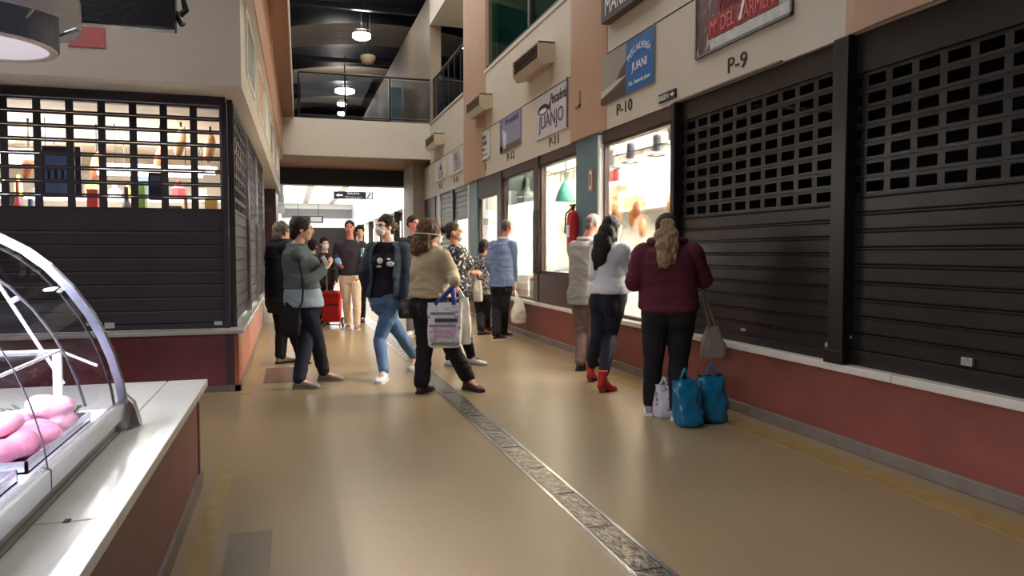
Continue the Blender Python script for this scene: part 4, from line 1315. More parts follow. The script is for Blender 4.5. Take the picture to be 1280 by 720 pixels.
bl.build('blossoms', pm('cream_blossom', (232, 222, 170), 0.6), t)
# ------------------------------------------------------------------ near marble counter with glass display case
XC = -0.46
S(B(-2.2, XC - 0.045, -2, 4.42, 0.085, 0.555), 'wall_left_counter', M_red_panel, 'dark red panelled base of the near counter')
S(B(-2.2, XC - 0.03, -2, 4.44, 0.0, 0.085), 'baseboard_counter', M_base, 'grey baseboard of the near counter')
S(B(XC - 0.05, XC - 0.035, 1.80, 1.86, 0.085, 0.56).box(XC - 0.05, XC - 0.040, 4.36, 4.42, 0.085, 0.56), 'trim_17', pm('dark_red_edge2', (70, 34, 36), 0.4), 'dark joint strips of the red counter base')
ct = empty('marble_counter', (XC - 0.5, 2.0, 0.56), 'white marble counter top in the left foreground', 'counter')
for (ya, yb) in ((-1.5, 2.195), (2.20, 4.47)):
    B(-0.665, XC, ya, yb, 0.56, 0.60).build('marble_slab', M_marble, ct, bevel=0.004)
B(-2.2, -0.672, 2.20, 4.47, 0.56, 0.60).build('marble_slab', M_marble, ct, bevel=0.004)
B(-2.2, -0.672, -1.5, 2.195, 0.56, 0.60).build('marble_slab', M_marble, ct, bevel=0.004)
B(-0.59, -0.575, 2.185, 2.21, 0.60, 0.603).build('joint_chip', M_ink, ct)

# display case
CY0, CY1, CYS = 0.55, 3.26, 2.30
case = empty('display_case', (-1.15, 2.0, 0.60), 'curved glass refrigerated meat display case on near counter', 'display case')
M_cglass = glass_mat('case_glass', (0.95, 0.95, 0.98), 0.45)
B(-1.9, -0.685, CY0, CY1 + 0.04, 0.60, 0.645).build('case_base', pm('case_white', (225, 226, 226), 0.3), case, bevel=0.006)
for (ya, yb) in ((CY0, CYS - 0.006), (CYS + 0.006, CY1 + 0.03)):
    MB().prism([(-0.67, ya, 0.635), (-0.645, ya, 0.66), (-0.645, ya, 0.715), (-0.665, ya, 0.725), (-0.70, ya, 0.70), (-0.70, ya, 0.635)], (0, 0, 0), (0, yb - ya, 0)).build('front_rail', M_steel, case)
prof = [(-0.652, 0.70), (-0.666, 0.80), (-0.692, 0.90), (-0.725, 0.99), (-0.768, 1.08), (-0.83, 1.175), (-0.905, 1.262), (-0.98, 1.325), (-1.07, 1.378), (-1.18, 1.42), (-1.32, 1.45), (-1.5, 1.46)]


def curved(y0, y1, d=0.004, shrink=0.0):
    mb = MB()
    ring = [(x - shrink, z - shrink * 0.6) for x, z in prof]
    vs = []
    for y in (y0, y1):
        for x, z in ring:
            vs.append((x, y, z))
    n = len(ring)
    fs = [(i, i + 1, n + i + 1, n + i) for i in range(n - 1)]
    return mb.add(vs, fs)


for (ya, yb) in ((CY0, CYS - 0.003), (CYS + 0.003, CY1)):
    o = curved(ya, yb).build('curved_pane', M_cglass, case, smooth=True)
MB().tube([(x + 0.002, CYS, z) for x, z in prof], 0.0025, 6).build('pane_joint', M_dark_grey, case)
# end arch: wide bright metal edge with dark inner line
mb = MB()
n = len(prof)
outer = [(x + 0.012, z + 0.010) for x, z in prof]
inner = [(x - 0.012, z - 0.010) for x, z in prof]
rg = []
for i in range(n):
    (xo, zo), (xi, zi) = outer[i], inner[i]
    rg.append([Vector((xo, CY1 - 0.01, zo)), Vector((xo, CY1 + 0.03, zo)), Vector((xi, CY1 + 0.03, zi)), Vector((xi, CY1 - 0.01, zi))])
mb.loft(rg)
mb.build('end_arch', pm('arch_steel', (128, 132, 148), 0.24, 0.3, 5, 0.05, 10, metal=0.8), case, smooth=False)
MB().tube([(x - 0.026, CY1 - 0.015, z - 0.020) for x, z in prof], 0.006, 6).build('seal', M_black, case)
MB().tube([(x - 0.10, CY1 - 0.09, z - 0.075) for x, z in prof[1:]], 0.006, 6).build('inner_arch', M_dark_grey, case)
e = [(x - 0.03, z - 0.02) for x, z in prof] + [(-1.5, 0.70)]
MB().prism([(x, 0, z) for x, z in e], (0, CY1 + 0.015, 0), (0, CY1 + 0.021, 0)).build('end_pane', M_cglass, case)
MB().prism([(-0.64, CY1 + 0.0, 0.60), (-0.60, CY1 + 0.06, 0.60), (-0.625, CY1 + 0.06, 0.70), (-0.66, CY1, 0.76), (-0.70, CY1, 0.60)], (0, 0, 0), (0, 0.05, 0)).build('arch_foot', M_steel, case, bevel=0.006)
# inner strut, glass shelf, rear wall, lamp
p0, p1 = ony(-30, 312, CY1 - 0.04), ony(80, 480, CY1 - 0.04)
MB().tube([p0, p1], 0.007, 8).build('strut', M_white_gloss, case)
q = ony(18, 375, CY1 - 0.05)
MB().ellipsoid(q, (0.02, 0, 0.008), (0, 0.02, 0), (0, 0, 0.012)).build('strut_clamp', M_white_gloss, case, smooth=True)
sh_ = [ony(-60, 424, CY1 - 0.1), ony(75, 434, CY1 - 0.06), ony(118, 456, CY1 - 0.03)]
B(-1.5, -0.86, 0.9, CY1 - 0.05, 0.935, 0.943).build('glass_shelf', glass_mat('shelf_glass', (0.92, 0.94, 0.97), 0.4), case)
MB().tube([(-0.86, 0.9, 0.939), (-0.86, CY1 - 0.05, 0.939)], 0.006, 6).build('shelf_edge', M_white_gloss, case)
MB().tube([(-1.5, CY1 - 0.05, 0.939), (-0.86, CY1 - 0.05, 0.939), (-0.74, CY1 - 0.01, 0.87)], 0.006, 6).build('shelf_edge', M_white_gloss, case)
B(-0.885, -0.855, CY1 - 0.05, CY1 - 0.03, 0.68, 0.935).build('shelf_post', M_white_gloss, case)
B(-1.9, -1.5, CY0, CY1 + 0.03, 0.64, 0.95).build('rear_wall', pm('lavender_panel', (186, 182, 204), 0.4), case)
B(-1.56, -1.44, CY0, CY1 + 0.03, 1.44, 1.50).build('top_rail', M_steel, case)
MB().tube([(-1.38, CY0 + 0.1, 1.41), (-1.38, CY1 - 0.08, 1.41)], 0.016, 8).build('lamp_tube', emis('case_tube', (236, 232, 255), 9.0), case)
B(-1.5, -0.70, CY0, CY1, 0.645, 0.692).build('deck', pm('deck_white', (236, 236, 240), 0.25), case)
d = bpy.data.lights.new('case_lamp', 'AREA')
d.shape = 'RECTANGLE'
d.size = 0.06
d.size_y = 2.5
d.energy = 130
d.color = (0.92, 0.90, 1.0)
lo_ = bpy.data.objects.new('case_lamp', d)
col.objects.link(lo_)
lo_.location = (-1.36, 1.95, 1.385)
lo_.rotation_euler = (0, math.radians(-20), 0)

# trays with meat
M_meat = pm('pale_pink_meat', (226, 168, 186), 0.4, 0.14, 14, 0.25, 22)
M_meat2 = pm('rosy_meat', (204, 128, 152), 0.4, 0.2, 14, 0.25, 22)
trays = [(-1.18, -0.72, 2.36, 3.04), (-1.18, -0.72, 1.55, 2.28)]
for i, (x0, x1, y0, y1) in enumerate(trays):
    mb = MB()
    z = 0.693
    mb.box(x0, x1, y0, y1, z, z + 0.006)
    for a in ((x0, x0 + 0.008, y0, y1), (x1 - 0.008, x1, y0, y1), (x0, x1, y0, y0 + 0.008), (x0, x1, y1 - 0.008, y1)):
        mb.box(a[0], a[1], a[2], a[3], z, z + 0.035)
    tag(mb.build('meat_tray', M_steel), ['steel tray of pink meat nearest the case end', 'steel tray of meat at left picture edge'][i], 'tray', 'trays in the display case')
spots_ = [(-0.82, 2.48, 0.10, 0.07), (-0.98, 2.46, 0.10, 0.08), (-1.09, 2.60, 0.09, 0.08), (-0.80, 2.66, 0.09, 0.09), (-0.95, 2.66, 0.11, 0.09), (-0.79, 2.84, 0.08, 0.08), (-0.92, 2.86, 0.09, 0.08), (-1.06, 2.82, 0.10, 0.08), (-0.88, 2.56, 0.09, 0.07), (-0.84, 2.95, 0.08, 0.06), (-1.0, 2.74, 0.09, 0.08)]
for i, (x, y, a, c) in enumerate(spots_):
    t = empty('meat_cut', (x, y, 0.699), 'pale pink raw meat cut lying in the tray nearest case end', 'meat', 'meat cuts in the near tray')
    mb = MB()
    an = random.uniform(0, 3)
    ux, uy = Vector((math.cos(an), math.sin(an), 0)), Vector((-math.sin(an), math.cos(an), 0))
    zz = 0.035 + 0.028 * (i % 3)
    mb.ellipsoid((x, y, 0.699 + zz), ux * a, uy * c, Vector((0, 0, 0.038)), 14, 8)
    mb.ellipsoid(Vector((x, y, 0.699 + zz + 0.012)) + ux * a * 0.5, ux * a * 0.6, uy * c * 0.7, Vector((0.0, 0, 0.034)), 12, 7)
    mb.ellipsoid(Vector((x, y, 0.699 + zz * 0.5)) - ux * a * 0.4, ux * a * 0.6, uy * c * 0.8, Vector((0.0, 0, 0.035)), 12, 7)
    merged(mb, 'flesh', M_meat if i % 3 else M_meat2, t, 0.007, 2, 0.010, i * 3.1, lambda P, s: vnoise(P * 18 + s))
for i, (x, y) in enumerate(((-1.22, 3.16), (-1.32, 3.1), (-1.12, 3.14), (-1.26, 2.9), (-1.35, 2.75))):
    t = empty('liver_piece', (x, y, 0.692), 'small rosy meat piece at the back of display case', 'meat', 'small meat pieces at the back')
    mb = MB().ellipsoid((x, y, 0.72), (0.07, 0, 0), (0, 0.05, 0), (0, 0, 0.03)).ellipsoid((x + 0.04, y, 0.72), (0.04, 0, 0), (0, 0.05, 0), (0, 0, 0.025))
    merged(mb, 'flesh', M_meat2, t, 0.008, 2, 0.006, i, lambda P, s: vnoise(P * 20 + s))
# sprigs of parsley between the trays
for k in range(5):
    x0, y0 = -0.80 - 0.08 * k, 3.09 + 0.015 * (k % 2)
    mb = MB()
    for i in range(16):
        c = Vector((x0 + random.uniform(-0.04, 0.04), y0 + random.uniform(-0.025, 0.025), 0.71 + random.uniform(0, 0.04)))
        a = random.uniform(0, 6.28)
        d = Vector((math.cos(a), math.sin(a), 0.4)) * 0.018
        s_ = Vector((-math.sin(a), math.cos(a), 0)) * 0.010
        mb.add([c - d, c + s_, c + d, c - s_], [(0, 1, 2, 3)])
        mb.tube([Vector((x0, y0, 0.693)), c], 0.0025, 4)
    tag(mb.build('parsley_sprig', pm('parsley', (70, 84, 56), 0.6, 0.2, 20)), 'dark green garnish sprig behind the pink meat tray', 'garnish', 'garnish sprigs')
# ------------------------------------------------------------------ round lamp and dark board at top left
cx = ony(8, 30, 4.6)
q0 = ony(72, 62, 4.6)
rl = q0.x - ony(-20, 62, 4.6).x
c0 = Vector((ony(-20, 62, 4.6).x, 4.6, q0.z))
lampt = empty('round_lamp', c0, 'large round grey ceiling lamp at top left corner', 'lamp')
r2 = ony(99, 40, 4.6).x - c0.x
MB().lathe(c0, [(rl, 0.0), (rl, 0.20), (rl * 0.9, 0.22), (0.02, 0.24)], 48).build('inner_drum', pm('slate_drum', (72, 74, 86), 0.4, 0.05, 4), lampt, smooth=False)
zt = (ony(99, 45, 4.6).z - c0.z)
mb = MB()
rg = []
for (r, z) in ((r2, zt + 0.04), (r2, zt + 0.20), (r2 - 0.012, zt + 0.20), (r2 - 0.012, zt + 0.04)):
    rg.append([c0 + Vector((r * math.cos(t), r * math.sin(t), z)) for t in [2 * math.pi * k / 48 for k in range(48)]])
rg.append(rg[0])
mb.loft(rg, cap=False)
mb.build('outer_ring', pm('ring_grey', (158, 152, 152), 0.4, 0.05, 4), lampt)
MB().lathe(c0, [(rl * 0.98, -0.002), (rl * 0.97, -0.012), (rl * 0.86, -0.012), (rl * 0.86, -0.002)], 48).build('rim', pm('pink_rim', (206, 190, 190), 0.4), lampt)
MB().lathe(c0, [(rl * 0.86, -0.004), (0.001, -0.006)], 48).build('diffuser', emis('dim_diffuser', (226, 220, 232), 0.55), lampt)
MB().tube([c0 + Vector((0, 0, 0.23)), c0 + Vector((0, 0, 5.4))], 0.02, 8).build('rod', M_black, lampt)
for k in range(6):
    a = k * math.pi / 3 + 0.35
    d = Vector((math.cos(a), math.sin(a), 0))
    MB().tube([c0 + d * (rl - 0.01) + Vector((0, 0, 0.10)), c0 + d * (r2 - 0.01) + Vector((0, 0, zt + 0.08))], 0.012, 6).build('bracket', M_steel, lampt)
# dark hanging board seen from below
a, c = ony(60, 34, 5.3), ony(221, 42, 5.3)
db = empty('hanging_screen', ((a.x + c.x) / 2, 5.3, a.z), 'black hanging screen panel beside the round lamp at top', 'screen')
MB().obox(((a.x + c.x) / 2, 5.3, c.z + 0.36), ((c.x - a.x) / 2, 0, 0), (0, 0.05, 0), (0, 0.02, 0.355)).build('panel', pm('black_screen', (24, 22, 32), 0.3, 0.05, 4), db, bevel=0.01)
q = ony(222, 12, 5.3)
MB().tube([q + Vector((-0.10, 0.02, 0.12)), q + Vector((0.03, 0, 0.10)), q + Vector((0.05, 0, 0.0)), q + Vector((0.0, 0, -0.05)), q + Vector((0.03, -0.02, -0.10))], 0.022, 8).build('bracket_arm', M_black, db)
MB().tube([q + Vector((0.0, -0.03, -0.02)), q + Vector((0.035, -0.03, -0.10))], 0.009, 8).build('bracket_bolt', M_steel, db)
for s in (0.2, 0.8):
    x = a.x + (c.x - a.x) * s
    MB().tube([(x, 5.3, c.z + 0.7), (x, 5.3, 7.9)], 0.015, 6).build('hanger', M_black, db)
# ------------------------------------------------------------------ people
Z3 = Vector((0, 0, 1))


def az_vec(a):
    a = math.radians(a)
    return Vector((math.sin(a), math.cos(a), 0))


def az_right(a):
    a = math.radians(a)
    return Vector((math.cos(a), -math.sin(a), 0))


def chain(mb, pts, rad, n=12, sub=4):
    """limb: straight segments with rounded joints, radii per control point"""
    pts = [Vector(p) for p in pts]
    P, Rr = [], []
    for i in range(len(pts) - 1):
        for k in range(sub):
            t = k / sub
            P.append(pts[i].lerp(pts[i + 1], t))
            Rr.append(rad[i] + (rad[i + 1] - rad[i]) * t)
    P.append(pts[-1])
    Rr.append(rad[-1])
    mb.tube(P, Rr, n)
    for p, r in zip(pts, rad):
        mb.ellipsoid(p, (r, 0, 0), (0, r, 0), (0, 0, r), 12, 8)


def hand(mb, wrist, d, palm_n, s=1.0, curl=0.5):
    """palm, four fingers of unequal length with two bends, thumb from the side of the palm"""
    d = Vector(d).normalized()
    pn = Vector(palm_n)
    pn = (pn - d * pn.dot(d))
    if pn.length < 1e-3:
        pn = d.orthogonal()
    pn.normalize()
    w = d.cross(pn).normalized()
    c = wrist + d * 0.048 * s
    mb.ellipsoid(c, w * 0.041 * s, pn * 0.017 * s, d * 0.055 * s, 12, 8)
    mb.tube([wrist - d * 0.02, wrist + d * 0.03 * s], [0.024 * s, 0.026 * s], 10)
    for i, (o, l) in enumerate(((-0.031, 0.070), (-0.0105, 0.082), (0.0105, 0.077), (0.031, 0.060))):
        p = wrist + d * (0.085 - abs(o) * 0.3) * s + w * o * s
        a = curl * 0.6
        pts = [p]
        dr_ = d
        for j, f in enumerate((0.45, 0.32, 0.23)):
            ang = curl * (0.55 + 0.35 * j)
            dd = (d * math.cos(a) + pn * math.sin(a)).normalized()
            pts.append(pts[-1] + dd * l * f * s)
            a += ang
        mb.tube(pts, [0.0098 * s, 0.0092 * s, 0.0085 * s, 0.0075 * s], 8)
        mb.ellipsoid(pts[-1], w * 0.0078 * s, pn * 0.0078 * s, d * 0.0078 * s, 8, 6)
    p = wrist + d * 0.025 * s - w * 0.034 * s
    q = p + (d * 0.7 - w * 0.6 + pn * 0.35).normalized() * 0.038 * s
    r = q + (d * 0.9 - w * 0.1 + pn * (0.3 + curl * 0.5)).normalized() * 0.032 * s
    mb.tube([p, q, r], [0.013 * s, 0.0115 * s, 0.009 * s], 8)


def interp(tab, z):
    if z <= tab[0][0]:
        return tab[0][1:]
    for i in range(len(tab) - 1):
        if z <= tab[i + 1][0]:
            t = (z - tab[i][0]) / (tab[i + 1][0] - tab[i][0])
            t = t * t * (3 - 2 * t)
            return tuple(a + (b - a) * t for a, b in zip(tab[i][1:], tab[i + 1][1:]))
    return tab[-1][1:]


def build_shoe(parent, heel, d, mat, sole_mat, L_=0.265, pitch=0.0, heel_h=0.0, boot=0.0, lace=None, wid=1.0):
    """heel: point on the ground below back of heel; d horizontal toe direction"""
    d = Vector(d).normalized()
    w = Vector((d.y, -d.x, 0))
    cp, sp = math.cos(pitch), math.sin(pitch)
    toe_pivot = heel + d * L_ * 0.78

    def T(s, lat, h):
        # s along the foot 0..1, lift for heels
        hz = h + heel_h * max(0.0, 1 - s / 0.62) ** 0.8 * (1 if s < 0.62 else 0)
        p = Vector((s * L_, lat, hz))
        if pitch:
            x, z = p.x - 0.78 * L_, p.z
            p = Vector((x * cp + z * sp + 0.78 * L_, p.y, -x * sp + z * cp)) if x < 0 else p
        return heel + d * p.x + w * p.y + Z3 * p.z
    stat = [(0.0, 0.022, 0.055), (0.04, 0.030, 0.078), (0.16, 0.034, 0.098), (0.30, 0.036, 0.098), (0.45, 0.040, 0.078), (0.62, 0.046, 0.062), (0.78, 0.047, 0.052), (0.91, 0.038, 0.044), (0.98, 0.022, 0.034), (1.0, 0.010, 0.026)]
    mb = MB()
    rings = []
    for s, hw, h in stat:
        hw *= wid
        r = []
        for k in range(14):
            t = 2 * math.pi * k / 14
            ca, sa = math.cos(t), math.sin(t)
            la = hw * math.copysign(abs(ca) ** 0.7, ca)
            hh_ = 0.016 + (h - 0.016) * (0.5 + 0.5 * math.copysign(abs(sa) ** 0.8, sa))
            r.append(T(s, la, hh_))
        rings.append(r)
    mb.loft(rings)
    if boot:
        a = T(0.19, 0, 0.07)
        mb.tube([a, a + Z3 * boot * 0.5, a + Z3 * boot], [0.042, 0.044, 0.050], 12)
    shoe = merged(mb, 'shoe', mat, parent, 0.006, 3)
    mb = MB()
    rings = []
    for s, hw, h in stat:
        hw = hw * wid + 0.005
        s2 = -0.02 + s * 1.03
        r = []
        for lat in (-hw, hw):
            r.append(T(s2, lat, 0.0))
        r.append(T(s2, hw, 0.024))
        r.append(T(s2, -hw, 0.024))
        rings.append(r)
    mb.loft(rings)
    if heel_h:
        q0, q1 = T(0.10, 0, 0.004), T(0.12, 0, 0.0)
        mb.tube([Vector((q0.x, q0.y, q0.z)), Vector((q0.x, q0.y, 0.0)) + d * 0.01], [0.030, 0.022], 12)
    s_ = MB()
    mb.build('sole', sole_mat, shoe)
    # child of a child: shift into the shoe's frame is nil since shoe sits at the parent's origin
    if lace:
        m3 = MB()
        for s in (0.36, 0.43, 0.50, 0.57):
            hw, hh_ = 0.03, {0.36: 0.096, 0.43: 0.086, 0.50: 0.078, 0.57: 0.072}[s]
            m3.tube([T(s, -hw, hh_ - 0.006), T(s + 0.01, 0, hh_ + 0.006), T(s, hw, hh_ - 0.006)], 0.0045, 6)
        m3.build('laces', lace, shoe)
    return shoe


SKIN = {'light': pm('skin_light', (222, 172, 148), 0.5, 0.06, 12, 0.05, 60), 'tan': pm('skin_tan', (198, 138, 108), 0.5, 0.06, 12, 0.05, 60), 'ruddy': pm('skin_ruddy', (206, 132, 112), 0.5, 0.06, 12, 0.05, 60)}
M_eye = pm('eye_dark', (36, 26, 22), 0.2, 0.0, 5, 0.0)
M_sclera = pm('eye_white', (225, 220, 214), 0.25, 0.0, 5, 0.0)
M_lips = pm('lips', (176, 96, 92), 0.4, 0.05, 20, 0.0)
M_mask = pm('mask_white', (232, 234, 236), 0.7, 0.03, 20, 0.1, 60)
M_elastic = pm('elastic_white', (220, 214, 204), 0.6, 0.0, 5, 0.0)
HAIRSTR = (14, 14, 3)


def hair_noise(P, s):
    q = np.stack([P[:, 0] * 46, P[:, 1] * 46, P[:, 2] * 9], 1)
    return vnoise(q + s) * 0.7 + vnoise(P * 18 + s) * 0.5


def curl_noise(P, s):
    return vnoise(P * 34 + s) * 0.8 + vnoise(P * 15 + s) * 0.6


class Person:
    def __init__(self, label, feet, az, hipc, shc, head, head_az, knees, elbows, wrists, skin='light', shw=0.18, hip=(0.165, 0.115), waist=(0.14, 0.105), chest=(0.165, 0.12), group=None, voxel=0.0075, head_s=1.0, head_pitch=0.0, arm_r=1.0, leg_r=1.0, D=None, hip_sep=0.09):
        self.vx = voxel
        self.az = az
        self.f = az_vec(az)
        self.r = az_right(az)
        # feet on the ground
        self.feet = []
        for (h, t, lift) in feet:
            hp, tp = onz(*h), onz(*t)
            d = (tp - hp)
            d.z = 0
            d.normalize()
            self.feet.append((hp, d, lift))
        gx = sum((f[0] + f[1] * 0.1 for f in self.feet), Vector()) / len(self.feet)
        if D is None:
            D = (gx - _C).dot(_F)
        self.D = D
        base = Vector((gx.x, gx.y, 0))
        self.e = empty('person', base, label, 'person', group)
        J = self.J
        self.hipc = J(*hipc)
        self.shc = J(*shc)
        self.headc = J(*head)
        self.head_az = head_az
        self.hs = head_s
        self.hpit = head_pitch
        self.sh = [self.shc + self.r * k * shw - Z3 * (0.050 + 0.035 * arm_r) for k in (-1, 1)]      # left, right
        self.hips = [self.hipc - self.r * hip_sep, self.hipc + self.r * hip_sep]
        self.knees = [J(*k) for k in knees]
        self.elb = [J(*k) for k in elbows]
        self.wri = [J(*k) for k in wrists]
        self.ank = []
        for hp, d, lift in self.feet:
            self.ank.append(hp + d * 0.055 + Z3 * (0.095 + lift))
        self.shw = shw
        self.hipw = hip[0]
        self.hip_sep = hip_sep
        zc, zs = self.hipc.z, self.shc.z
        T_ = zs - zc
        self.tab = [(zc - 0.12, hip[0] * 0.80, hip[1] * 0.8), (zc - 0.02, hip[0], hip[1]), (zc + 0.12 * T_, hip[0] * 0.99, hip[1]), (zc + 0.40 * T_, waist[0], waist[1]), (zc + 0.72 * T_, chest[0], chest[1]), (zc + 0.90 * T_, shw * 0.92, chest[1] * 0.86), (zs - 0.035, shw * 0.66, 0.090), (zs - 0.0, shw * 0.46, 0.076), (zs + 0.035, 0.066, 0.064)]
        self.arm_r = arm_r
        self.leg_r = leg_r
        self.skin = SKIN[skin]
        self.body_mb = MB()

    def J(self, u, v, d=0.0):
        return _C + ray(u, v) * (self.D + d)

    def spine(self, z):
        t = (z - self.hipc.z) / (self.shc.z - self.hipc.z)
        p = self.hipc.lerp(self.shc, t)
        return Vector((p.x, p.y, z))

    def torso(self, mb, z0, z1, off=0.0, flare=0.0, n=22, up_off=None):
        rings = []
        k = max(6, int((z1 - z0) / 0.03))
        for i in range(k + 1):
            z = z0 + (z1 - z0) * i / k
            w, d = interp(self.tab, z)
            fl = flare * max(0.0, 1 - (z - z0) / 0.22)
            w += off + fl
            d += off + fl
            c = self.spine(z)
            rings.append([c + self.r * (w * math.copysign(abs(math.cos(t)) ** 0.88, math.cos(t))) + self.f * (d * math.copysign(abs(math.sin(t)) ** 0.9, math.sin(t))) for t in [2 * math.pi * j / n for j in range(n)]])
        mb.loft(rings)

    def bust(self, mb, off, s=1.0):
        z = self.hipc.z + 0.66 * (self.shc.z - self.hipc.z)
        c = self.spine(z)
        for k in (-1, 1):
            mb.ellipsoid(c + self.r * k * 0.075 + self.f * (0.075 + off * 0.5), self.r * (0.075 + off) * s, self.f * (0.085 + off) * s, Z3 * (0.08 + off) * s)

    def seat(self, mb, off, s=1.0):
        c = self.spine(self.hipc.z - 0.03)
        w, d = interp(self.tab, self.hipc.z)
        for k in (-1, 1):
            mb.ellipsoid(c + self.r * k * w * 0.40 - self.f * d * 0.42 - Z3 * 0.02, self.r * (w * 0.52 + off) * s, self.f * (d * 0.70 + off) * s, Z3 * (0.125 + off) * s)

    def arm(self, mb, i, off=0.0, end=1.0, start=0.0, cuff=None):
        a = self.arm_r
        s, e, w = self.sh[i], self.elb[i], self.wri[i]
        fore = e.lerp(w, 0.28)
        we = e.lerp(w, end)
        sr = cuff if cuff is not None else 0.030 * a + off + (1 - end) * 0.015
        if end > 0.3:
            chain(mb, [s, s.lerp(e, 0.5), e, fore, we], [0.064 * a + off, 0.053 * a + off, 0.044 * a + off, 0.044 * a + off, sr])
        else:
            chain(mb, [s, s.lerp(e, 0.5), e, e.lerp(w, max(end, 0.02))], [0.064 * a + off, 0.053 * a + off, 0.046 * a + off, 0.046 * a + off])

    def leg(self, mb, i, off=0.0, end=1.0, hem=None, thigh=None):
        g = self.leg_r
        h, k, a = self.hips[i], self.knees[i], self.ank[i]
        calf = k.lerp(a, 0.3)
        e = k.lerp(a, end)
        r_e = hem if hem is not None else 0.040 * g + off
        chain(mb, [h, h.lerp(k, 0.35), k, calf, e], [thigh or min(0.092 * g + off, self.hipw + off - self.hip_sep + 0.004), 0.084 * g + off, 0.058 * g + off, 0.057 * g + off * 1.1, r_e])

    def head_frame(self):
        f = az_vec(self.head_az)
        r = az_right(self.head_az)
        p = math.radians(self.hpit)
        u = Z3 * math.cos(p) + f * math.sin(p)
        f2 = f * math.cos(p) - Z3 * math.sin(p)
        return r, f2, u

    def H(self, x, y, z):
        r, f, u = self.head_frame()
        s = self.hs
        return self.headc + r * x * s + f * y * s + u * z * s

    def hblob(self, mb, c, rad, nu=14, nv=9):
        r, f, u = self.head_frame()
        s = self.hs
        mb.ellipsoid(self.H(*c), r * rad[0] * s, f * rad[1] * s, u * rad[2] * s, nu, nv)

    def body(self, hands=((0.4, None), (0.4, None)), face=True, hand_dirs=(None, None), palms=(None, None), clothed=0.010):
        mb = MB()
        self.torso(mb, self.hipc.z - 0.10, self.shc.z + 0.035, -clothed)
        for i in (0, 1):
            self.arm(mb, i, -0.004)
            self.leg(mb, i, -clothed)
            fd = (self.wri[i] - self.elb[i]).normalized()
            d = Vector(hand_dirs[i]).normalized() if hand_dirs[i] else fd
            pn = palms[i] if palms[i] else (self.r * (1 if i == 0 else -1) + self.f * 0.2)
            hand(mb, self.wri[i], d, pn, 0.98, hands[i][0])
            # foot inside the shoe
            hp, dd, lf = self.feet[i]
            chain(mb, [self.ank[i], hp + dd * 0.12 + Z3 * (0.05 + lf * 0.5), hp + dd * 0.19 + Z3 * 0.035], [0.034, 0.030, 0.022], 10, 2)
        # neck and head
        chain(mb, [self.shc - Z3 * 0.02, self.H(0, -0.015, -0.06)], [0.060, 0.054])
        self.hblob(mb, (0, -0.012, 0.025), (0.074, 0.094, 0.092))
        self.hblob(mb, (0, 0.012, -0.035), (0.062, 0.074, 0.070))
        self.hblob(mb, (0, 0.040, -0.078), (0.038, 0.042, 0.034))
        self.hblob(mb, (0, 0.065, 0.030), (0.056, 0.026, 0.026))
        for k in (-1, 1):
            self.hblob(mb, (k * 0.032, 0.062, -0.024), (0.026, 0.022, 0.026))
            self.hblob(mb, (k * 0.074, -0.008, -0.005), (0.010, 0.022, 0.032))
        self.hblob(mb, (0, 0.094, -0.012), (0.011, 0.020, 0.030))
        self.hblob(mb, (0, 0.100, -0.028), (0.017, 0.016, 0.012))
        self.hblob(mb, (0, 0.080, -0.058), (0.024, 0.014, 0.014))
        self.bodyo = merged(mb, 'body', self.skin, self.e, self.vx, 2)
        if face:
            for k in (-1, 1):
                m = MB()
                self.hblob(m, (k * 0.031, 0.079, 0.004), (0.014, 0.010, 0.008), 10, 7)
                eo = m.build('eye', M_sclera, self.e, smooth=True)
                m = MB()
                self.hblob(m, (k * 0.031, 0.0875, 0.004), (0.0065, 0.003, 0.0065), 10, 7)
                m.build('iris', M_eye, eo, smooth=True)
        return self.bodyo

    def lips(self):
        m = MB()
        self.hblob(m, (0, 0.091, -0.054), (0.022, 0.006, 0.005), 12, 6)
        self.hblob(m, (0, 0.090, -0.062), (0.019, 0.007, 0.006), 12, 6)
        m.build('lips', M_lips, self.e, smooth=True)

    def brows(self, mat):
        for k in (-1, 1):
            MB().tube([self.H(k * 0.014, 0.090, 0.022), self.H(k * 0.032, 0.088, 0.027), self.H(k * 0.050, 0.076, 0.020)], [0.004, 0.005, 0.003], 6).build('eyebrow', mat, self.e)

    def hair(self, mat, blobs=(), cap=True, capr=(0.086, 0.100, 0.096), capc=(0, -0.024, 0.042), noise=0.004, fn=hair_noise, tubes=(), vox=0.0065, name='hair'):
        mb = MB()
        if cap:
            self.hblob(mb, capc, capr, 18, 12)
        for c, r in blobs:
            self.hblob(mb, c, r)
        for pts, rad in tubes:
            chain(mb, [self.H(*p) for p in pts], rad, 10, 3)
        return merged(mb, name, mat, self.e, vox, 2, noise, self.headc.x * 7, fn)

    def mask(self, mat=None, strap=True):
        mb = MB()
        self.hblob(mb, (0, 0.060, -0.047), (0.059, 0.056, 0.050), 16, 10)
        self.hblob(mb, (0, 0.096, -0.030), (0.030, 0.030, 0.034), 12, 8)
        o = merged(mb, 'face_mask', mat or M_mask, self.e, 0.006, 2)
        if strap:
            m = MB()
            pts = []
            for k in range(19):
                t = math.radians(-115 + 230 * k / 18)
                pts.append(self.H(0.092 * math.sin(t) * 1.0, -0.018 - 0.100 * math.cos(t) * -1 * -1, 0.0 - 0.03 * abs(t) / 2))
            m.tube(pts, 0.004, 6)
            m.build('strap', M_elastic, o)
        return o

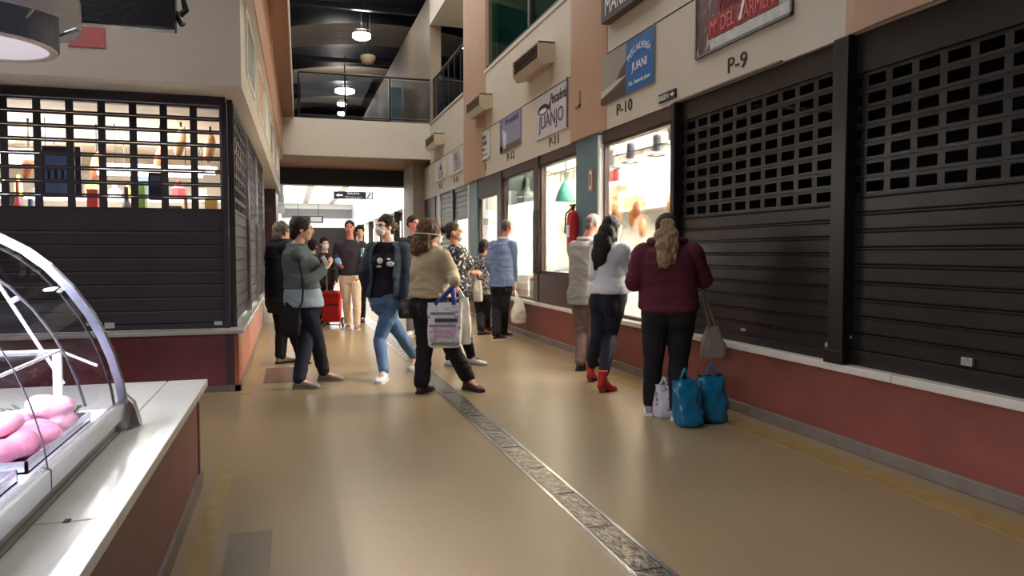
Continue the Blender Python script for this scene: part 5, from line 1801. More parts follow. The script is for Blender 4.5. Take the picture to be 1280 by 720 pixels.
    def top(self, name, mat, hem, off=0.014, flare=0.0, sleeve=1.0, cuff=None, bust=True, noise=0.006, neck=0.02, arm_off=None, vox=0.009, seat=False, belly=None, extra=None):
        mb = MB()
        self.torso(mb, hem, self.shc.z + neck, off, flare)
        ao = off if arm_off is None else arm_off
        for i in (0, 1):
            self.arm(mb, i, ao, sleeve, cuff=cuff)
        if bust:
            self.bust(mb, off)
        if seat:
            w_, d_ = interp(self.tab, self.hipc.z)
            mb.ellipsoid(self.spine(self.hipc.z + 0.0) - self.f * d_ * 0.42, self.r * (w_ + off) * 0.93, self.f * (d_ * 0.74 + off), Z3 * max(0.05, min(0.17, self.hipc.z - hem + 0.02)))
        if belly:
            c = self.spine(self.hipc.z + 0.3 * (self.shc.z - self.hipc.z))
            mb.ellipsoid(c + self.f * belly[0], self.r * belly[1], self.f * belly[2], Z3 * belly[3])
        if extra:
            extra(mb)
        return merged(mb, name, mat, self.e, vox, 6, noise, self.hipc.x * 5 + 1)

    def bottom(self, name, mat, waist_z, off=0.008, hem=None, seat=True, noise=0.005, end=0.97, thigh=None, vox=0.009):
        mb = MB()
        self.torso(mb, self.hipc.z - 0.12, waist_z, off)
        for i in (0, 1):
            self.leg(mb, i, off, end, hem, thigh)
        if seat:
            self.seat(mb, off)
        return merged(mb, name, mat, self.e, vox, 3, noise, self.hipc.y * 3)

    def shoes(self, mat, sole, L_=0.265, pitches=(0, 0), heel_h=0.0, boot=0.0, lace=None, wid=1.0):
        for i, (hp, d, lift) in enumerate(self.feet):
            build_shoe(self.e, hp, d, mat, sole, L_, pitches[i], heel_h, boot, lace, wid)

    def z(self, v, u=None):
        p = self.J(u if u else 640, v)
        return (self.J(u, v) if u else _C + ray((self.hipc - _C).dot(_R) / self.D * FPX + 640, v) * self.D).z


def cloth(name, rgb, var=0.12, rough=0.85, bump=0.25, bscale=120, scale=9):
    return pm(name, rgb, rough, var, scale, bump, bscale, spec=0.25)


M_blackcloth = cloth('black_cloth', (30, 28, 32))
M_navycloth = cloth('navy_cloth', (32, 34, 48))
M_soleW = pm('white_sole', (214, 210, 206), 0.6, 0.05, 9)
M_soleB = pm('black_sole', (34, 30, 30), 0.6, 0.05, 9)
M_sneakW = pm('white_leather', (222, 222, 222), 0.5, 0.06, 12, 0.1, 50)
M_leatherB = pm('black_leather', (34, 30, 32), 0.35, 0.1, 12, 0.1, 60)


def hairmat(name, rgb, var=0.35):
    return pm(name, rgb, 0.6, var, 10, 0.6, 22, stretch=(9, 9, 1.2), spec=0.22)


H_black = hairmat('hair_black', (34, 24, 25))
H_dark = hairmat('hair_dark_brown', (58, 42, 36))
H_brown = hairmat('hair_brown', (96, 70, 52))
H_blond = hairmat('hair_dark_blond', (156, 130, 98), 0.5)
H_grey = hairmat('hair_grey', (126, 116, 110))

# --- woman in burgundy, seen from behind at the right window
p = Person('person in burgundy sweatshirt seen from behind, long blond ponytail, beside blue bags', [((811, 520), (816, 505), 0), ((844, 526), (850, 510), 0)], 28, (836, 386), (834, 304), (833, 289), 24, [(817, 452), (848, 450)], [(793, 352, 0.03), (879, 350, 0.03)], [(806, 346, 0.32), (864, 344, 0.32)], shw=0.185, hip=(0.212, 0.150), waist=(0.200, 0.145), chest=(0.205, 0.145), arm_r=1.22, leg_r=1.22, voxel=0.007, hip_sep=0.105, head_s=1.06)
P_burg = p
p.body(face=False, hands=((0.7, None), (0.7, None)))
p.top('sweatshirt', cloth('burgundy_knit', (84, 34, 46), 0.18), p.z(386), 0.024, 0.004, 1.0, bust=True, noise=0.010, neck=0.03, seat=True)
mb = MB()
p.torso(mb, p.z(386), p.z(374), 0.030)
merged(mb, 'waistband', cloth('burgundy_rib', (96, 40, 52), 0.15, bscale=200), p.e, 0.009, 2, 0.003)
mb = MB()
for k in range(13):
    t = math.pi * (k / 12.0) + 0.0
    c = p.shc + p.r * (0.125 * math.cos(t)) - p.f * (0.075 * math.sin(t) - 0.01) + Z3 * 0.012
    mb.ellipsoid(c, (0.04, 0, 0), (0, 0.04, 0), (0, 0, 0.036), 10, 7)
merged(mb, 'hood', cloth('burgundy_knit', (84, 34, 46)), p.e, 0.009, 3, 0.008)
p.bottom('leggings', M_blackcloth, p.z(376), 0.008, 0.052, True, 0.004)
p.hair(H_dark, [((0, -0.09, 0.03), (0.05, 0.04, 0.05))], capr=(0.087, 0.105, 0.100), name='hair')
p.hair(H_blond, [((0, -0.105, 0.03), (0.066, 0.045, 0.06)), ((-0.006, -0.135, -0.04), (0.092, 0.050, 0.085)), ((-0.012, -0.165, -0.12), (0.088, 0.050, 0.085)), ((-0.022, -0.18, -0.20), (0.058, 0.045, 0.075))], cap=False, noise=0.012, fn=curl_noise, name='ponytail', tubes=[([(0.04, -0.12, 0.0), (0.065, -0.16, -0.1), (0.04, -0.18, -0.24)], [0.025, 0.026, 0.014]), ([(-0.04, -0.12, 0.0), (-0.075, -0.16, -0.1), (-0.055, -0.18, -0.27)], [0.025, 0.026, 0.012])])
m = MB()
p.hblob(m, (0, -0.095, 0.055), (0.035, 0.030, 0.020))
m.build('hair_tie', M_black, p.e, smooth=True)
p.shoes(pm('grey_pink_sneaker', (150, 132, 152), 0.6, 0.2, 20), M_soleW, 0.25, lace=M_whiteink)

# --- woman in white top, red boots
p = Person('person in white jumper with long black hair and red heeled boots', [((737, 478), (750, 468), 0.05), ((749, 491), (771, 487), 0.05)], 62, (761, 372), (763, 303), (766, 287), 66, [(748, 420), (762, 420)], [(744, 345, 0.0), (781, 346, 0.0)], [(768, 348, 0.22), (793, 338, 0.05)], shw=0.155, hip=(0.178, 0.150), waist=(0.140, 0.115), chest=(0.155, 0.125), arm_r=1.05, leg_r=1.12, head_s=1.05)
p.body(hands=((0.6, None), (0.6, None)))
p.top('jumper', cloth('white_knit', (196, 196, 204), 0.06), p.z(366), 0.020, 0.026, 1.0, noise=0.009, neck=0.02)
p.bottom('jeans', M_navycloth, p.z(364), 0.008, 0.048, True, 0.004, end=0.92)
p.hair(H_black, [((0, -0.095, -0.04), (0.096, 0.060, 0.11)), ((-0.01, -0.135, -0.14), (0.108, 0.058, 0.13)), ((-0.025, -0.155, -0.24), (0.100, 0.05, 0.12)), ((-0.055, -0.16, -0.32), (0.036, 0.036, 0.07)), ((0.055, -0.05, -0.06), (0.03, 0.05, 0.09)), ((-0.055, -0.05, -0.06), (0.03, 0.05, 0.09))], capr=(0.085, 0.100, 0.098), noise=0.006)
M_redboot = pm('red_leather', (190, 40, 44), 0.32, 0.12, 10, 0.1, 40)
p.shoes(M_redboot, pm('red_sole', (150, 34, 36), 0.5), 0.225, heel_h=0.05, boot=0.10)
MB().tube([p.H(-0.08, -0.02, 0.05), p.H(-0.06, -0.03, 0.115), p.H(0, -0.03, 0.135), p.H(0.06, -0.03, 0.115), p.H(0.08, -0.02, 0.05)], 0.005, 6).build('hair_band', M_elastic, p.e)

# --- grey haired man in grey jacket
p = Person('grey-haired person in glasses and long grey jacket facing the lit window', [((722, 464), (736, 461), 0), ((731, 460), (745, 457), 0)], 66, (730, 365), (731, 301), (742, 280), 78, [(727, 418), (735, 415)], [(722, 335, -0.06), (745, 337, 0.10)], [(742, 348, -0.04), (764, 345, 0.2)], skin='ruddy', shw=0.165, hip=(0.155, 0.135), waist=(0.155, 0.135), chest=(0.160, 0.135), head_pitch=10)
p.body(hands=((0.5, None), (0.5, None)))
p.lips()
p.top('jacket', cloth('grey_jacket', (150, 146, 142), 0.08), p.z(380), 0.024, 0.040, 1.0, bust=False, noise=0.008, neck=0.0, cuff=0.05)
mb = MB()
for k in range(24):
    t = 2 * math.pi * k / 24
    mb.ellipsoid(p.shc + p.r * 0.072 * math.cos(t) + p.f * 0.068 * math.sin(t) + Z3 * 0.022, (0.026, 0, 0), (0, 0.026, 0), (0, 0, 0.026), 10, 7)
merged(mb, 'collar', cloth('pale_collar', (186, 178, 168), 0.08), p.e, 0.008, 2)
p.bottom('trousers', cloth('taupe_trousers', (112, 92, 86), 0.15), p.z(370), 0.010, 0.062, False, 0.006)
p.hair(H_grey, [((0.0, -0.075, -0.03), (0.070, 0.035, 0.05))], capr=(0.078, 0.080, 0.070), capc=(0, -0.034, 0.018), noise=0.003)
p.brows(H_grey)
g = MB()
for k in (-1, 1):
    g.tube([p.H(k * 0.031 + 0.022 * math.cos(t), 0.098, 0.004 + 0.017 * math.sin(t)) for t in [2 * math.pi * j / 14 for j in range(15)]], 0.0022, 6)
    g.tube([p.H(k * 0.053, 0.094, 0.008), p.H(k * 0.080, 0.02, 0.010), p.H(k * 0.080, -0.02, 0.002)], 0.0025, 6)
g.tube([p.H(-0.010, 0.099, 0.006), p.H(0.010, 0.099, 0.006)], 0.0022, 6)
g.build('glasses', M_black, p.e)
p.shoes(M_leatherB, M_soleB, 0.27)

# --- man in blue shirt with white carrier bag
p = Person('person in blue-grey shirt and black trousers holding white carrier bag', [((617, 426), (632, 424), 0), ((626, 422), (642, 420), 0)], 50, (627, 354), (629, 300), (635, 284), 66, [(621, 388), (630, 388)], [(611, 328, 0.0), (641, 332, 0.0)], [(620, 350, 0.15), (643, 354, 0.02)], skin='ruddy', shw=0.165, hip=(0.155, 0.130), waist=(0.155, 0.130), chest=(0.165, 0.130), voxel=0.009)
P_blue = p
p.body(face=True, hands=((0.6, None), (1.0, None)), hand_dirs=(None, (0, 0, -1)))
p.top('shirt', cloth('blue_grey_shirt', (108, 124, 158), 0.08), p.z(358), 0.022, 0.030, 0.72, bust=False, noise=0.010, neck=0.02, cuff=0.056)
mb = MB()
for k in range(24):
    t = 2 * math.pi * k / 24
    mb.ellipsoid(p.shc + p.r * 0.068 * math.cos(t) + p.f * 0.066 * math.sin(t) + Z3 * 0.026, (0.022, 0, 0), (0, 0.022, 0), (0, 0, 0.022), 10, 7)
merged(mb, 'collar', cloth('shirt_collar', (170, 174, 186), 0.08), p.e, 0.008, 2)
p.bottom('trousers', M_blackcloth, p.z(352), 0.014, 0.068, True, 0.007)
p.hair(hairmat('hair_short_grey', (98, 86, 80)), [((0, -0.07, -0.02), (0.072, 0.034, 0.05))], capr=(0.079, 0.092, 0.082), capc=(0, -0.028, 0.034), noise=0.002)
p.shoes(M_leatherB, M_soleW, 0.28)

# --- short dark figure bending at the window
p = Person('short dark-haired person in black with grey patterned sleeve bending at window', [((598, 419), (607, 418), 0), ((606, 414), (616, 413), 0)], 62, (603, 366), (604, 320), (607, 310), 64, [(601, 393), (607, 393)], [(600, 345, -0.1), (612, 342, 0.1)], [(607, 352, -0.05), (617, 346, 0.2)], skin='tan', shw=0.145, hip=(0.155, 0.125), waist=(0.140, 0.115), chest=(0.145, 0.115), voxel=0.01)
p.body(face=False)
p.top('blouse', spots('grey_mottled', (52, 48, 50), (150, 146, 146), 26, 0.5, 0.8, 'NOISE', None, 0.06), p.z(368), 0.020, 0.02, 1.0, noise=0.006)
p.bottom('trousers', M_blackcloth, p.z(360), 0.016, 0.060)
p.hair(H_black, [((0, -0.085, -0.02), (0.075, 0.045, 0.07))], capr=(0.088, 0.105, 0.100), noise=0.004)
p.shoes(pm('brown_red_leather', (98, 48, 42), 0.4, 0.1, 9), M_soleB, 0.25)

# --- woman in patterned tunic and mask
p = Person('person in white face mask and black-and-white patterned tunic, hands clasped', [((557, 457), (566, 458), 0), ((584, 455), (606, 457), 0)], 102, (572, 366), (571, 308), (568, 291), 110, [(566, 415), (580, 412)], [(575, 342, 0.10), (564, 346, -0.14)], [(590, 340, 0.04), (586, 342, -0.06)], shw=0.165, hip=(0.180, 0.150), waist=(0.155, 0.130), chest=(0.165, 0.130), skin='tan', voxel=0.0075)
P_pat = p
p.body(hands=((0.9, None), (0.9, None)), palms=((0, 0, -1), (0, 0, -1)))
p.mask(strap=False)
p.brows(H_dark)
M_pat = spots('black_white_floral', (196, 192, 186), (34, 32, 34), 34, 0.42, 0.8, 'NOISE', (1, 1, 0.8), 0.03)
p.top('tunic', M_pat, p.z(428), 0.022, 0.030, 0.25, noise=0.008, neck=0.02, seat=True)
p.bottom('trousers', M_blackcloth, p.z(370), 0.010, 0.052)
p.hair(H_dark, [((0, -0.125, 0.035), (0.045, 0.045, 0.045)), ((0, -0.06, -0.03), (0.068, 0.045, 0.05))], capr=(0.084, 0.094, 0.092), noise=0.003)
p.shoes(M_sneakW, pm('grey_sole', (150, 144, 136), 0.6), 0.27, lace=M_dark_grey)

# --- woman in beige sweater walking, bag on arm
p = Person('person in beige sweater walking away, mask strap round brown wavy hair', [((523, 493), (534, 489), 0.0), ((580, 486), (606, 491), 0.03)], 62, (537, 378), (540, 311), (538, 293), 62, [(531, 432), (566, 438)], [(520, 346, -0.02), (566, 345, -0.10)], [(522, 372, 0.12), (568, 352, -0.31)], shw=0.165, hip=(0.175, 0.145), waist=(0.160, 0.135), chest=(0.165, 0.135), arm_r=1.15, leg_r=1.1, voxel=0.007, head_s=1.08)
P_beige = p
p.body(face=True, hands=((0.5, None), (1.0, None)), hand_dirs=(None, (0.1, -0.1, -1)))
p.mask(strap=False)
p.top('sweater', cloth('beige_knit', (176, 160, 132), 0.10), p.z(371), 0.022, 0.020, 1.0, noise=0.011, neck=0.02, arm_off=0.016)
mb = MB()
p.torso(mb, p.z(371), p.z(364), 0.038)
merged(mb, 'waistband', cloth('beige_rib', (166, 150, 124), 0.1, bscale=220), p.e, 0.009, 2, 0.003)
p.bottom('trousers', M_blackcloth, p.z(366), 0.014, 0.074, True, 0.008, end=0.96)
p.hair(H_brown, [((0, -0.095, -0.03), (0.100, 0.060, 0.09)), ((-0.04, -0.12, -0.11), (0.085, 0.055, 0.085)), ((0.035, -0.11, -0.10), (0.070, 0.050, 0.07)), ((-0.075, -0.06, -0.06), (0.040, 0.06, 0.09))], capr=(0.102, 0.114, 0.106), noise=0.011, fn=curl_noise)
pts = []
for k in range(25):
    t = math.radians(150 - 300 * k / 24)
    pts.append(p.H(0.120 * math.sin(t), -0.030 - 0.134 * math.cos(t), 0.008 - 0.05 * (abs(t) / math.pi) ** 2))
MB().tube(pts, 0.0055, 6).build('mask_strap', M_elastic, p.e)
p.shoes(pm('brown_suede', (74, 44, 38), 0.7, 0.15, 14), M_soleB, 0.27, pitches=(0, 0))

# --- woman in denim jacket
p = Person('person in dark denim jacket, white face mask and blue jeans walking to camera', [((482, 475), (464, 485), 0.0), ((518, 460), (512, 470), 0.05)], 205, (482, 375), (485, 303), (481, 284), 236, [(474, 425, -0.05), (503, 422, 0.05)], [(508, 342, 0.0), (456, 340, 0.0)], [(507, 376, -0.08), (461, 366, 0.06)], shw=0.165, hip=(0.168, 0.125), waist=(0.140, 0.110), chest=(0.155, 0.115), voxel=0.007, D=None)
P_denim = p
p.body(hands=((0.6, None), (0.5, None)))
p.mask(strap=False)
p.brows(H_dark)
p.top('tee', cloth('black_tee', (30, 28, 38), 0.1), p.z(372), 0.012, 0.0, 0.2, noise=0.005, neck=0.0)
# open jacket: shell with the front left free
M_denim = cloth('dark_denim', (44, 54, 66), 0.25, bscale=160)


def jacket_shell(pp, name, mat, z0, z1, off, gap, th=0.016):
    rings_o, rings_i = [], []
    k = 16
    n = 30
    mb_ = MB()
    vs, fs = [], []
    for i in range(k + 1):
        z = z0 + (z1 - z0) * i / k
        w, d = interp(pp.tab, z)
        c = pp.spine(z)
        for o_ in (off, off + th):
            for j in range(n + 1):
                t = math.pi / 2 + gap + (2 * math.pi - 2 * gap) * j / n
                dd = d + o_
                if math.sin(t) > 0 and z > z0 + 0.2:
                    dd += 0.035 * math.sin(t)
                vs.append(c + pp.r * (w + o_) * math.copysign(abs(math.cos(t)) ** 0.88, math.cos(t)) + pp.f * dd * math.copysign(abs(math.sin(t)) ** 0.9, math.sin(t)))
    W = n + 1

    def id(i, s, j):
        return i * 2 * W + s * W + j
    for i in range(k):
        for j in range(n):
            fs.append((id(i, 1, j), id(i, 1, j + 1), id(i + 1, 1, j + 1), id(i + 1, 1, j)))
            fs.append((id(i, 0, j), id(i + 1, 0, j), id(i + 1, 0, j + 1), id(i, 0, j + 1)))
        for j in (0, n):
            fs.append((id(i, 0, j), id(i, 1, j), id(i + 1, 1, j), id(i + 1, 0, j)))
    for i in (0, k):
        for j in range(n):
            fs.append((id(i, 0, j), id(i, 0, j + 1), id(i, 1, j + 1), id(i, 1, j)))
    mb_.add(vs, fs)
    for i in (0, 1):
        pp.arm(mb_, i, off + 0.008, 0.97)
    return merged(mb_, name, mat, pp.e, 0.008, 3, 0.006, 3.0)


jacket_shell(p, 'jacket', M_denim, p.z(371), p.shc.z + 0.012, 0.022, 0.62)
# white print on the tee
for (u, v, w, h) in ((475, 326, 0.035, 0.035), (488, 330, 0.045, 0.030), (474, 333, 0.03, 0.018), (499, 323, 0.022, 0.02), (486, 324, 0.02, 0.012)):
    dg = bpy.context.evaluated_depsgraph_get()
    tee = [c for c in p.e.children if c.name.startswith('tee')][0]
    o0 = _C - p.e.location
    hit, loc, nor, idx = tee.ray_cast(o0, ray(u, v).normalized())
    if hit:
        nn = Vector(nor)
        a_ = nn.cross(Z3).normalized()
        b_ = a_.cross(nn).normalized()
        m = MB()
        m.ellipsoid(Vector(loc) + p.e.location + nn * 0.001, a_ * w, b_ * h, nn * 0.004, 10, 6)
        m.build('tee_print', M_whiteink, p.e, smooth=True)
p.bottom('jeans', cloth('blue_denim', (80, 108, 144), 0.22, bscale=160, scale=5), p.z(362), 0.008, 0.050, True, 0.005)
p.hair(H_dark, [((0.03, -0.115, 0.005), (0.075, 0.065, 0.07)), ((0.02, -0.16, -0.005), (0.060, 0.055, 0.06)), ((0, -0.07, -0.04), (0.07, 0.05, 0.05))], capr=(0.090, 0.102, 0.100), capc=(0, -0.024, 0.044), noise=0.010, fn=curl_noise)
p.shoes(M_sneakW, M_soleW, 0.26, lace=M_whiteink, wid=1.08)

# --- woman in grey sweater (left)
p = Person('person in grey-green sweater and dark jeans holding a phone, facing right', [((367, 486), (396, 486), 0.0), ((398, 476), (419, 476), 0.0)], 88, (380, 378), (371, 307), (378, 287), 92, [(381, 432, -0.06), (397, 430, 0.06)], [(384, 354, -0.18), (383, 346, 0.14)], [(404, 338, -0.10), (405, 334, 0.06)], shw=0.155, hip=(0.170, 0.165), waist=(0.150, 0.140), chest=(0.155, 0.140), arm_r=1.1, leg_r=1.1, voxel=0.007)
P_grey = p
p.body(hands=((0.9, None), (0.9, None)), palms=((0, 0.3, 1), (0, -0.3, 1)))
p.lips()
p.brows(H_black)
p.bottom('jeans', M_navycloth, p.z(372), 0.012, 0.062, True, 0.006)
p.top('shirt_hem', cloth('pale_blue_shirt', (156, 170, 186), 0.08), p.z(383), 0.016, 0.012, 0.3, noise=0.006, arm_off=-0.01)
p.top('sweater', cloth('grey_green_knit', (96, 104, 106), 0.12), p.z(360), 0.024, 0.006, 1.0, noise=0.008, neck=0.02, arm_off=0.010)
p.hair(H_black, [((0, -0.075, -0.02), (0.080, 0.055, 0.075)), ((0.0, -0.085, -0.055), (0.065, 0.045, 0.05))], capr=(0.092, 0.106, 0.102), capc=(0, -0.026, 0.038), noise=0.005)
gl_ = MB()
for k in (-1, 1):
    gl_.ellipsoid(p.H(k * 0.034, 0.055, 0.105), p.r * 0.001 + az_right(92) * 0.028, az_vec(92) * 0.012, Z3 * 0.016, 10, 6)
    gl_.tube([p.H(k * 0.062, 0.05, 0.105), p.H(k * 0.092, -0.02, 0.085), p.H(k * 0.095, -0.06, 0.06)], 0.004, 6)
gl_.build('sunglasses', M_leatherB, p.e, smooth=True)
p.shoes(pm('grey_suede', (128, 116, 108), 0.7, 0.12, 14), pm('grey_sole2', (120, 108, 100), 0.6), 0.26)

# --- dark coated person behind her
p = Person('person in long black coat standing behind grey-sweater woman', [((346, 455), (360, 453), 0.0), ((374, 452), (386, 455), 0.0)], 70, (352, 372), (350, 302), (353, 291), 50, [(352, 415), (366, 412)], [(341, 342, -0.05), (362, 345, 0.1)], [(346, 368, -0.08), (372, 360, 0.1)], shw=0.175, hip=(0.175, 0.145), waist=(0.170, 0.140), chest=(0.175, 0.140), voxel=0.009)
p.body(face=False)
p.top('coat', cloth('black_coat', (26, 25, 30), 0.1), p.z(390), 0.034, 0.012, 1.0, noise=0.010, neck=0.03, bust=False)
p.bottom('trousers', M_blackcloth, p.z(375), 0.014, 0.064)
p.hair(hairmat('hair_ash', (92, 80, 74)), [((0, -0.08, -0.04), (0.082, 0.050, 0.085))], capr=(0.090, 0.106, 0.100), noise=0.008, fn=curl_noise)
p.shoes(pm('pale_taupe_shoe', (176, 164, 152), 0.6, 0.1, 10), M_soleB, 0.26)

# --- man walking toward the camera
p = Person('person in dark jumper and cream trousers walking towards camera', [((436, 409), (433, 415), 0.0), ((446, 411), (448, 417), 0.0)], 186, (437, 345), (438, 301), (437, 285), 186, [(446, 376, -0.05), (433, 375, 0.0)], [(455, 322, 0.0), (419, 320, 0.0)], [(450, 342, -0.12), (424, 330, -0.30)], skin='ruddy', shw=0.200, hip=(0.165, 0.125), waist=(0.165, 0.130), chest=(0.185, 0.135), voxel=0.009, head_s=1.05)
P_walk = p
# his left foot is the second listed: keep legs uncrossed
p.feet = [p.feet[1], p.feet[0]]
p.ank = [p.ank[1], p.ank[0]]
p.body(hands=((0.5, None), (0.6, None)))
p.lips()
p.brows(H_dark)
p.top('jumper', cloth('charcoal_jumper', (52, 46, 54), 0.12), p.z(344), 0.020, 0.008, 0.55, bust=False, noise=0.008, neck=0.02, seat=True)
mb = MB()
p.arm(mb, 0, 0.022, 0.1)
s_ = p.sh[0].lerp(p.elb[0], 0.55)
mb2 = MB()
chain(mb2, [p.sh[0].lerp(p.elb[0], 0.35), p.elb[0]], [0.082, 0.072])
merged(mb2, 'sleeve_patch', spots('teal_white_print', (206, 226, 222), (84, 156, 152), 18, 0.45, 0.8, 'NOISE'), p.e, 0.009, 3)
mb2 = MB()
chain(mb2, [p.elb[1], p.elb[1].lerp(p.wri[1], 0.9)], [0.062, 0.052])
merged(mb2, 'sleeve', cloth('blue_sleeve', (110, 140, 178), 0.12), p.e, 0.009, 3)
p.bottom('trousers', cloth('cream_chino', (222, 200, 176), 0.06), p.z(338), 0.014, 0.066, True, 0.008)
p.hair(H_dark, [((0, -0.07, 0.0), (0.076, 0.040, 0.06))], capr=(0.082, 0.098, 0.094), capc=(0, -0.024, 0.040), noise=0.002)
p.shoes(pm('brown_white_sneaker', (150, 110, 100), 0.6, 0.3, 14), M_soleW, 0.28, lace=M_whiteink)

# --- people further back
p = Person('person with reddish face and dark jacket between denim jacket and beige sweater', [((513, 419), (511, 423), 0.0), ((519, 417), (518, 421), 0.0)], 190, (517, 350), (518, 296), (517, 280), 150, [(519, 385), (514, 385)], [(526, 322), (508, 322)], [(526, 346, -0.05), (508, 346, -0.05)], skin='ruddy', shw=0.185, voxel=0.011, head_s=1.05)
p.feet = [p.feet[1], p.feet[0]]
p.ank = [p.ank[1], p.ank[0]]
p.body()
p.brows(H_dark)
p.top('jacket', cloth('dark_jacket', (48, 44, 50), 0.12), p.z(356), 0.024, 0.01, 1.0, bust=False, noise=0.008, seat=True)
p.bottom('trousers', cloth('grey_joggers', (120, 116, 118), 0.25), p.z(350), 0.014, 0.062)
p.hair(H_dark, [((0, -0.07, 0.0), (0.076, 0.045, 0.06))], capr=(0.086, 0.098, 0.096), noise=0.004)
p.shoes(M_sneakW, M_soleW, 0.28)

for (lab, u, vtop, foot_v, top_c, az_, mask_, hairm) in (
        ('person in white mask and dark clothes behind the red trolley', 406, 297, 404, (44, 40, 46), 170, True, H_black),
        ('person in dark clothes just behind the walking man, head by his shoulder', 450, 281, 402, (52, 46, 50), 185, False, H_black),
        ('person with dark hair far back, left of white-masked trolley shopper', 391, 300, 398, (58, 54, 60), 10, False, H_black)):
    H_px = foot_v - vtop
    q = lambda t: vtop + H_px * t
    p = Person(lab, [((u - 3, foot_v), (u - 3, foot_v + 3), 0.0), ((u + 3, foot_v), (u + 3, foot_v + 3), 0.0)], az_, (u, q(0.50)), (u, q(0.19)), (u, q(0.075)), az_, [(u + 3, q(0.73)), (u - 3, q(0.73))] if az_ > 90 else [(u - 3, q(0.73)), (u + 3, q(0.73))], [(u + H_px * 0.13, q(0.36)), (u - H_px * 0.13, q(0.36))] if az_ > 90 else [(u - H_px * 0.13, q(0.36)), (u + H_px * 0.13, q(0.36))], [(u + H_px * 0.12, q(0.50), -0.1), (u - H_px * 0.12, q(0.50), -0.1)] if az_ > 90 else [(u - H_px * 0.12, q(0.50)), (u + H_px * 0.12, q(0.50))], shw=0.165, voxel=0.012, group=None)
    if az_ > 90:
        p.feet = [p.feet[1], p.feet[0]]
        p.ank = [p.ank[1], p.ank[0]]
    p.body(face=mask_)
    if mask_:
        p.mask(strap=False)
    p.top('jacket', cloth('far_cloth_%d' % u, top_c, 0.12), p.z(q(0.55)), 0.022, 0.01, 1.0, noise=0.008, vox=0.012)
    p.bottom('trousers', M_blackcloth, p.z(q(0.5)), 0.012, 0.06, vox=0.012)
    p.hair(hairm, [((0, -0.08, -0.03), (0.08, 0.05, 0.07))], capr=(0.088, 0.104, 0.100), noise=0.005, vox=0.009)
    p.shoes(M_leatherB, M_soleB, 0.26)
# ------------------------------------------------------------------ bags and held things
def plastic(name, rgb, rough=0.35, transl=0.25, pat=None):
    if name in _M:
        return _M[name]
    m = pm(name, rgb, rough, 0.08, 10, 0.35, 18)
    b = m.node_tree.nodes['Principled BSDF']
    b.inputs['Subsurface Weight'].default_value = 0.0
    return m


def bag(name, label, base, lat, w, d, h, mat, top_w=0.75, seed=0.0, crumple=0.014, handles=None, handle_mat=None, tilt=(0, 0), bulge=0.12, cat='bag', group=None, handle_h=0.14, handle_r=0.008):
    """soft bag: base centre, lateral direction, half width/depth, height; handles: list of top points"""
    base = Vector(base)
    lat = Vector(lat).normalized()
    fw = Vector((-lat.y, lat.x, 0))
    t = empty(name, base, label, cat, group)
    n, k = 40, 22
    vs, fs = [], []
    tv = lat * tilt[0] + fw * tilt[1]
    for i in range(k + 1):
        s = i / k
        z = h * s
        ww = w * (0.86 + bulge * math.sin(math.pi * min(1, s * 1.15)) + (top_w - 0.86) * s ** 2)
        dd = d * (0.9 + 0.25 * math.sin(math.pi * min(1, s * 1.2)) - 0.62 * s ** 1.6)
        if i == 0:
            ww *= 0.9
            dd *= 0.85
        for j in range(n):
            a = 2 * math.pi * j / n
            vs.append(base + tv * s * h + lat * ww * math.copysign(abs(math.cos(a)) ** 0.65, math.cos(a)) + fw * dd * math.copysign(abs(math.sin(a)) ** 0.75, math.sin(a)) + Z3 * z)
    P = np.array([tuple(v) for v in vs])
    c = P.mean(0)
    dirs = P - c
    dirs[:, 2] *= 0.2
    dirs /= (np.linalg.norm(dirs, axis=1)[:, None] + 1e-6)
    q = P * 13 + seed
    nz = (1 - 2 * np.abs(vnoise(q))) * 0.6 + (1 - 2 * np.abs(vnoise(P * np.array([26, 26, 10]) + seed * 2))) * 0.4
    P = P + dirs * (nz * crumple)[:, None]
    P[:, 2] += vnoise(P * 16 + seed) * crumple * 0.6 * np.clip((P[:, 2] - base.z) / h, 0, 1)
    P[:n, 2] = base.z
    P[:, 2] = np.maximum(P[:, 2], base.z)
    for i in range(k):
        for j in range(n):
            jj = (j + 1) % n
            fs.append((i * n + j, i * n + jj, (i + 1) * n + jj, (i + 1) * n + j))
    fs.append(tuple(range(n - 1, -1, -1)))
    m = MB().add([tuple(v) for v in P], fs)
    m.build('bag_body', mat, t, smooth=True)
    if handles is not None:
        topc = base + tv * h + Z3 * h
        for sgn in (-1, 1):
            pts = []
            for kk in range(9):
                a = math.pi * kk / 8
                hp = handles
                lft = topc - lat * w * top_w * 0.55 + fw * sgn * d * 0.2 - Z3 * 0.02
                rgt = topc + lat * w * top_w * 0.55 + fw * sgn * d * 0.2 - Z3 * 0.02
                base_p = lft.lerp(rgt, 0.5 - 0.5 * math.cos(a))
                tgt = (hp if hp else topc + Z3 * handle_h)
                s = math.sin(a) ** 0.75
                pts.append(base_p.lerp(Vector((base_p.x * 0.15 + tgt.x * 0.85, base_p.y * 0.15 + tgt.y * 0.85, tgt.z)), s))
            MB().tube(pts, handle_r, 8).build('handle', handle_mat or mat, t, smooth=True)
    return t


M_bagblue = plastic('blue_plastic', (14, 100, 134), 0.25)
M_bagwhite = plastic('white_plastic', (228, 222, 204), 0.3)
M_bagprint = spots('pink_white_print', (222, 218, 222), (190, 166, 182), 16, 0.58, 0.4, 'NOISE', (1, 1, 2.2), 0.06, (120, 110, 130))
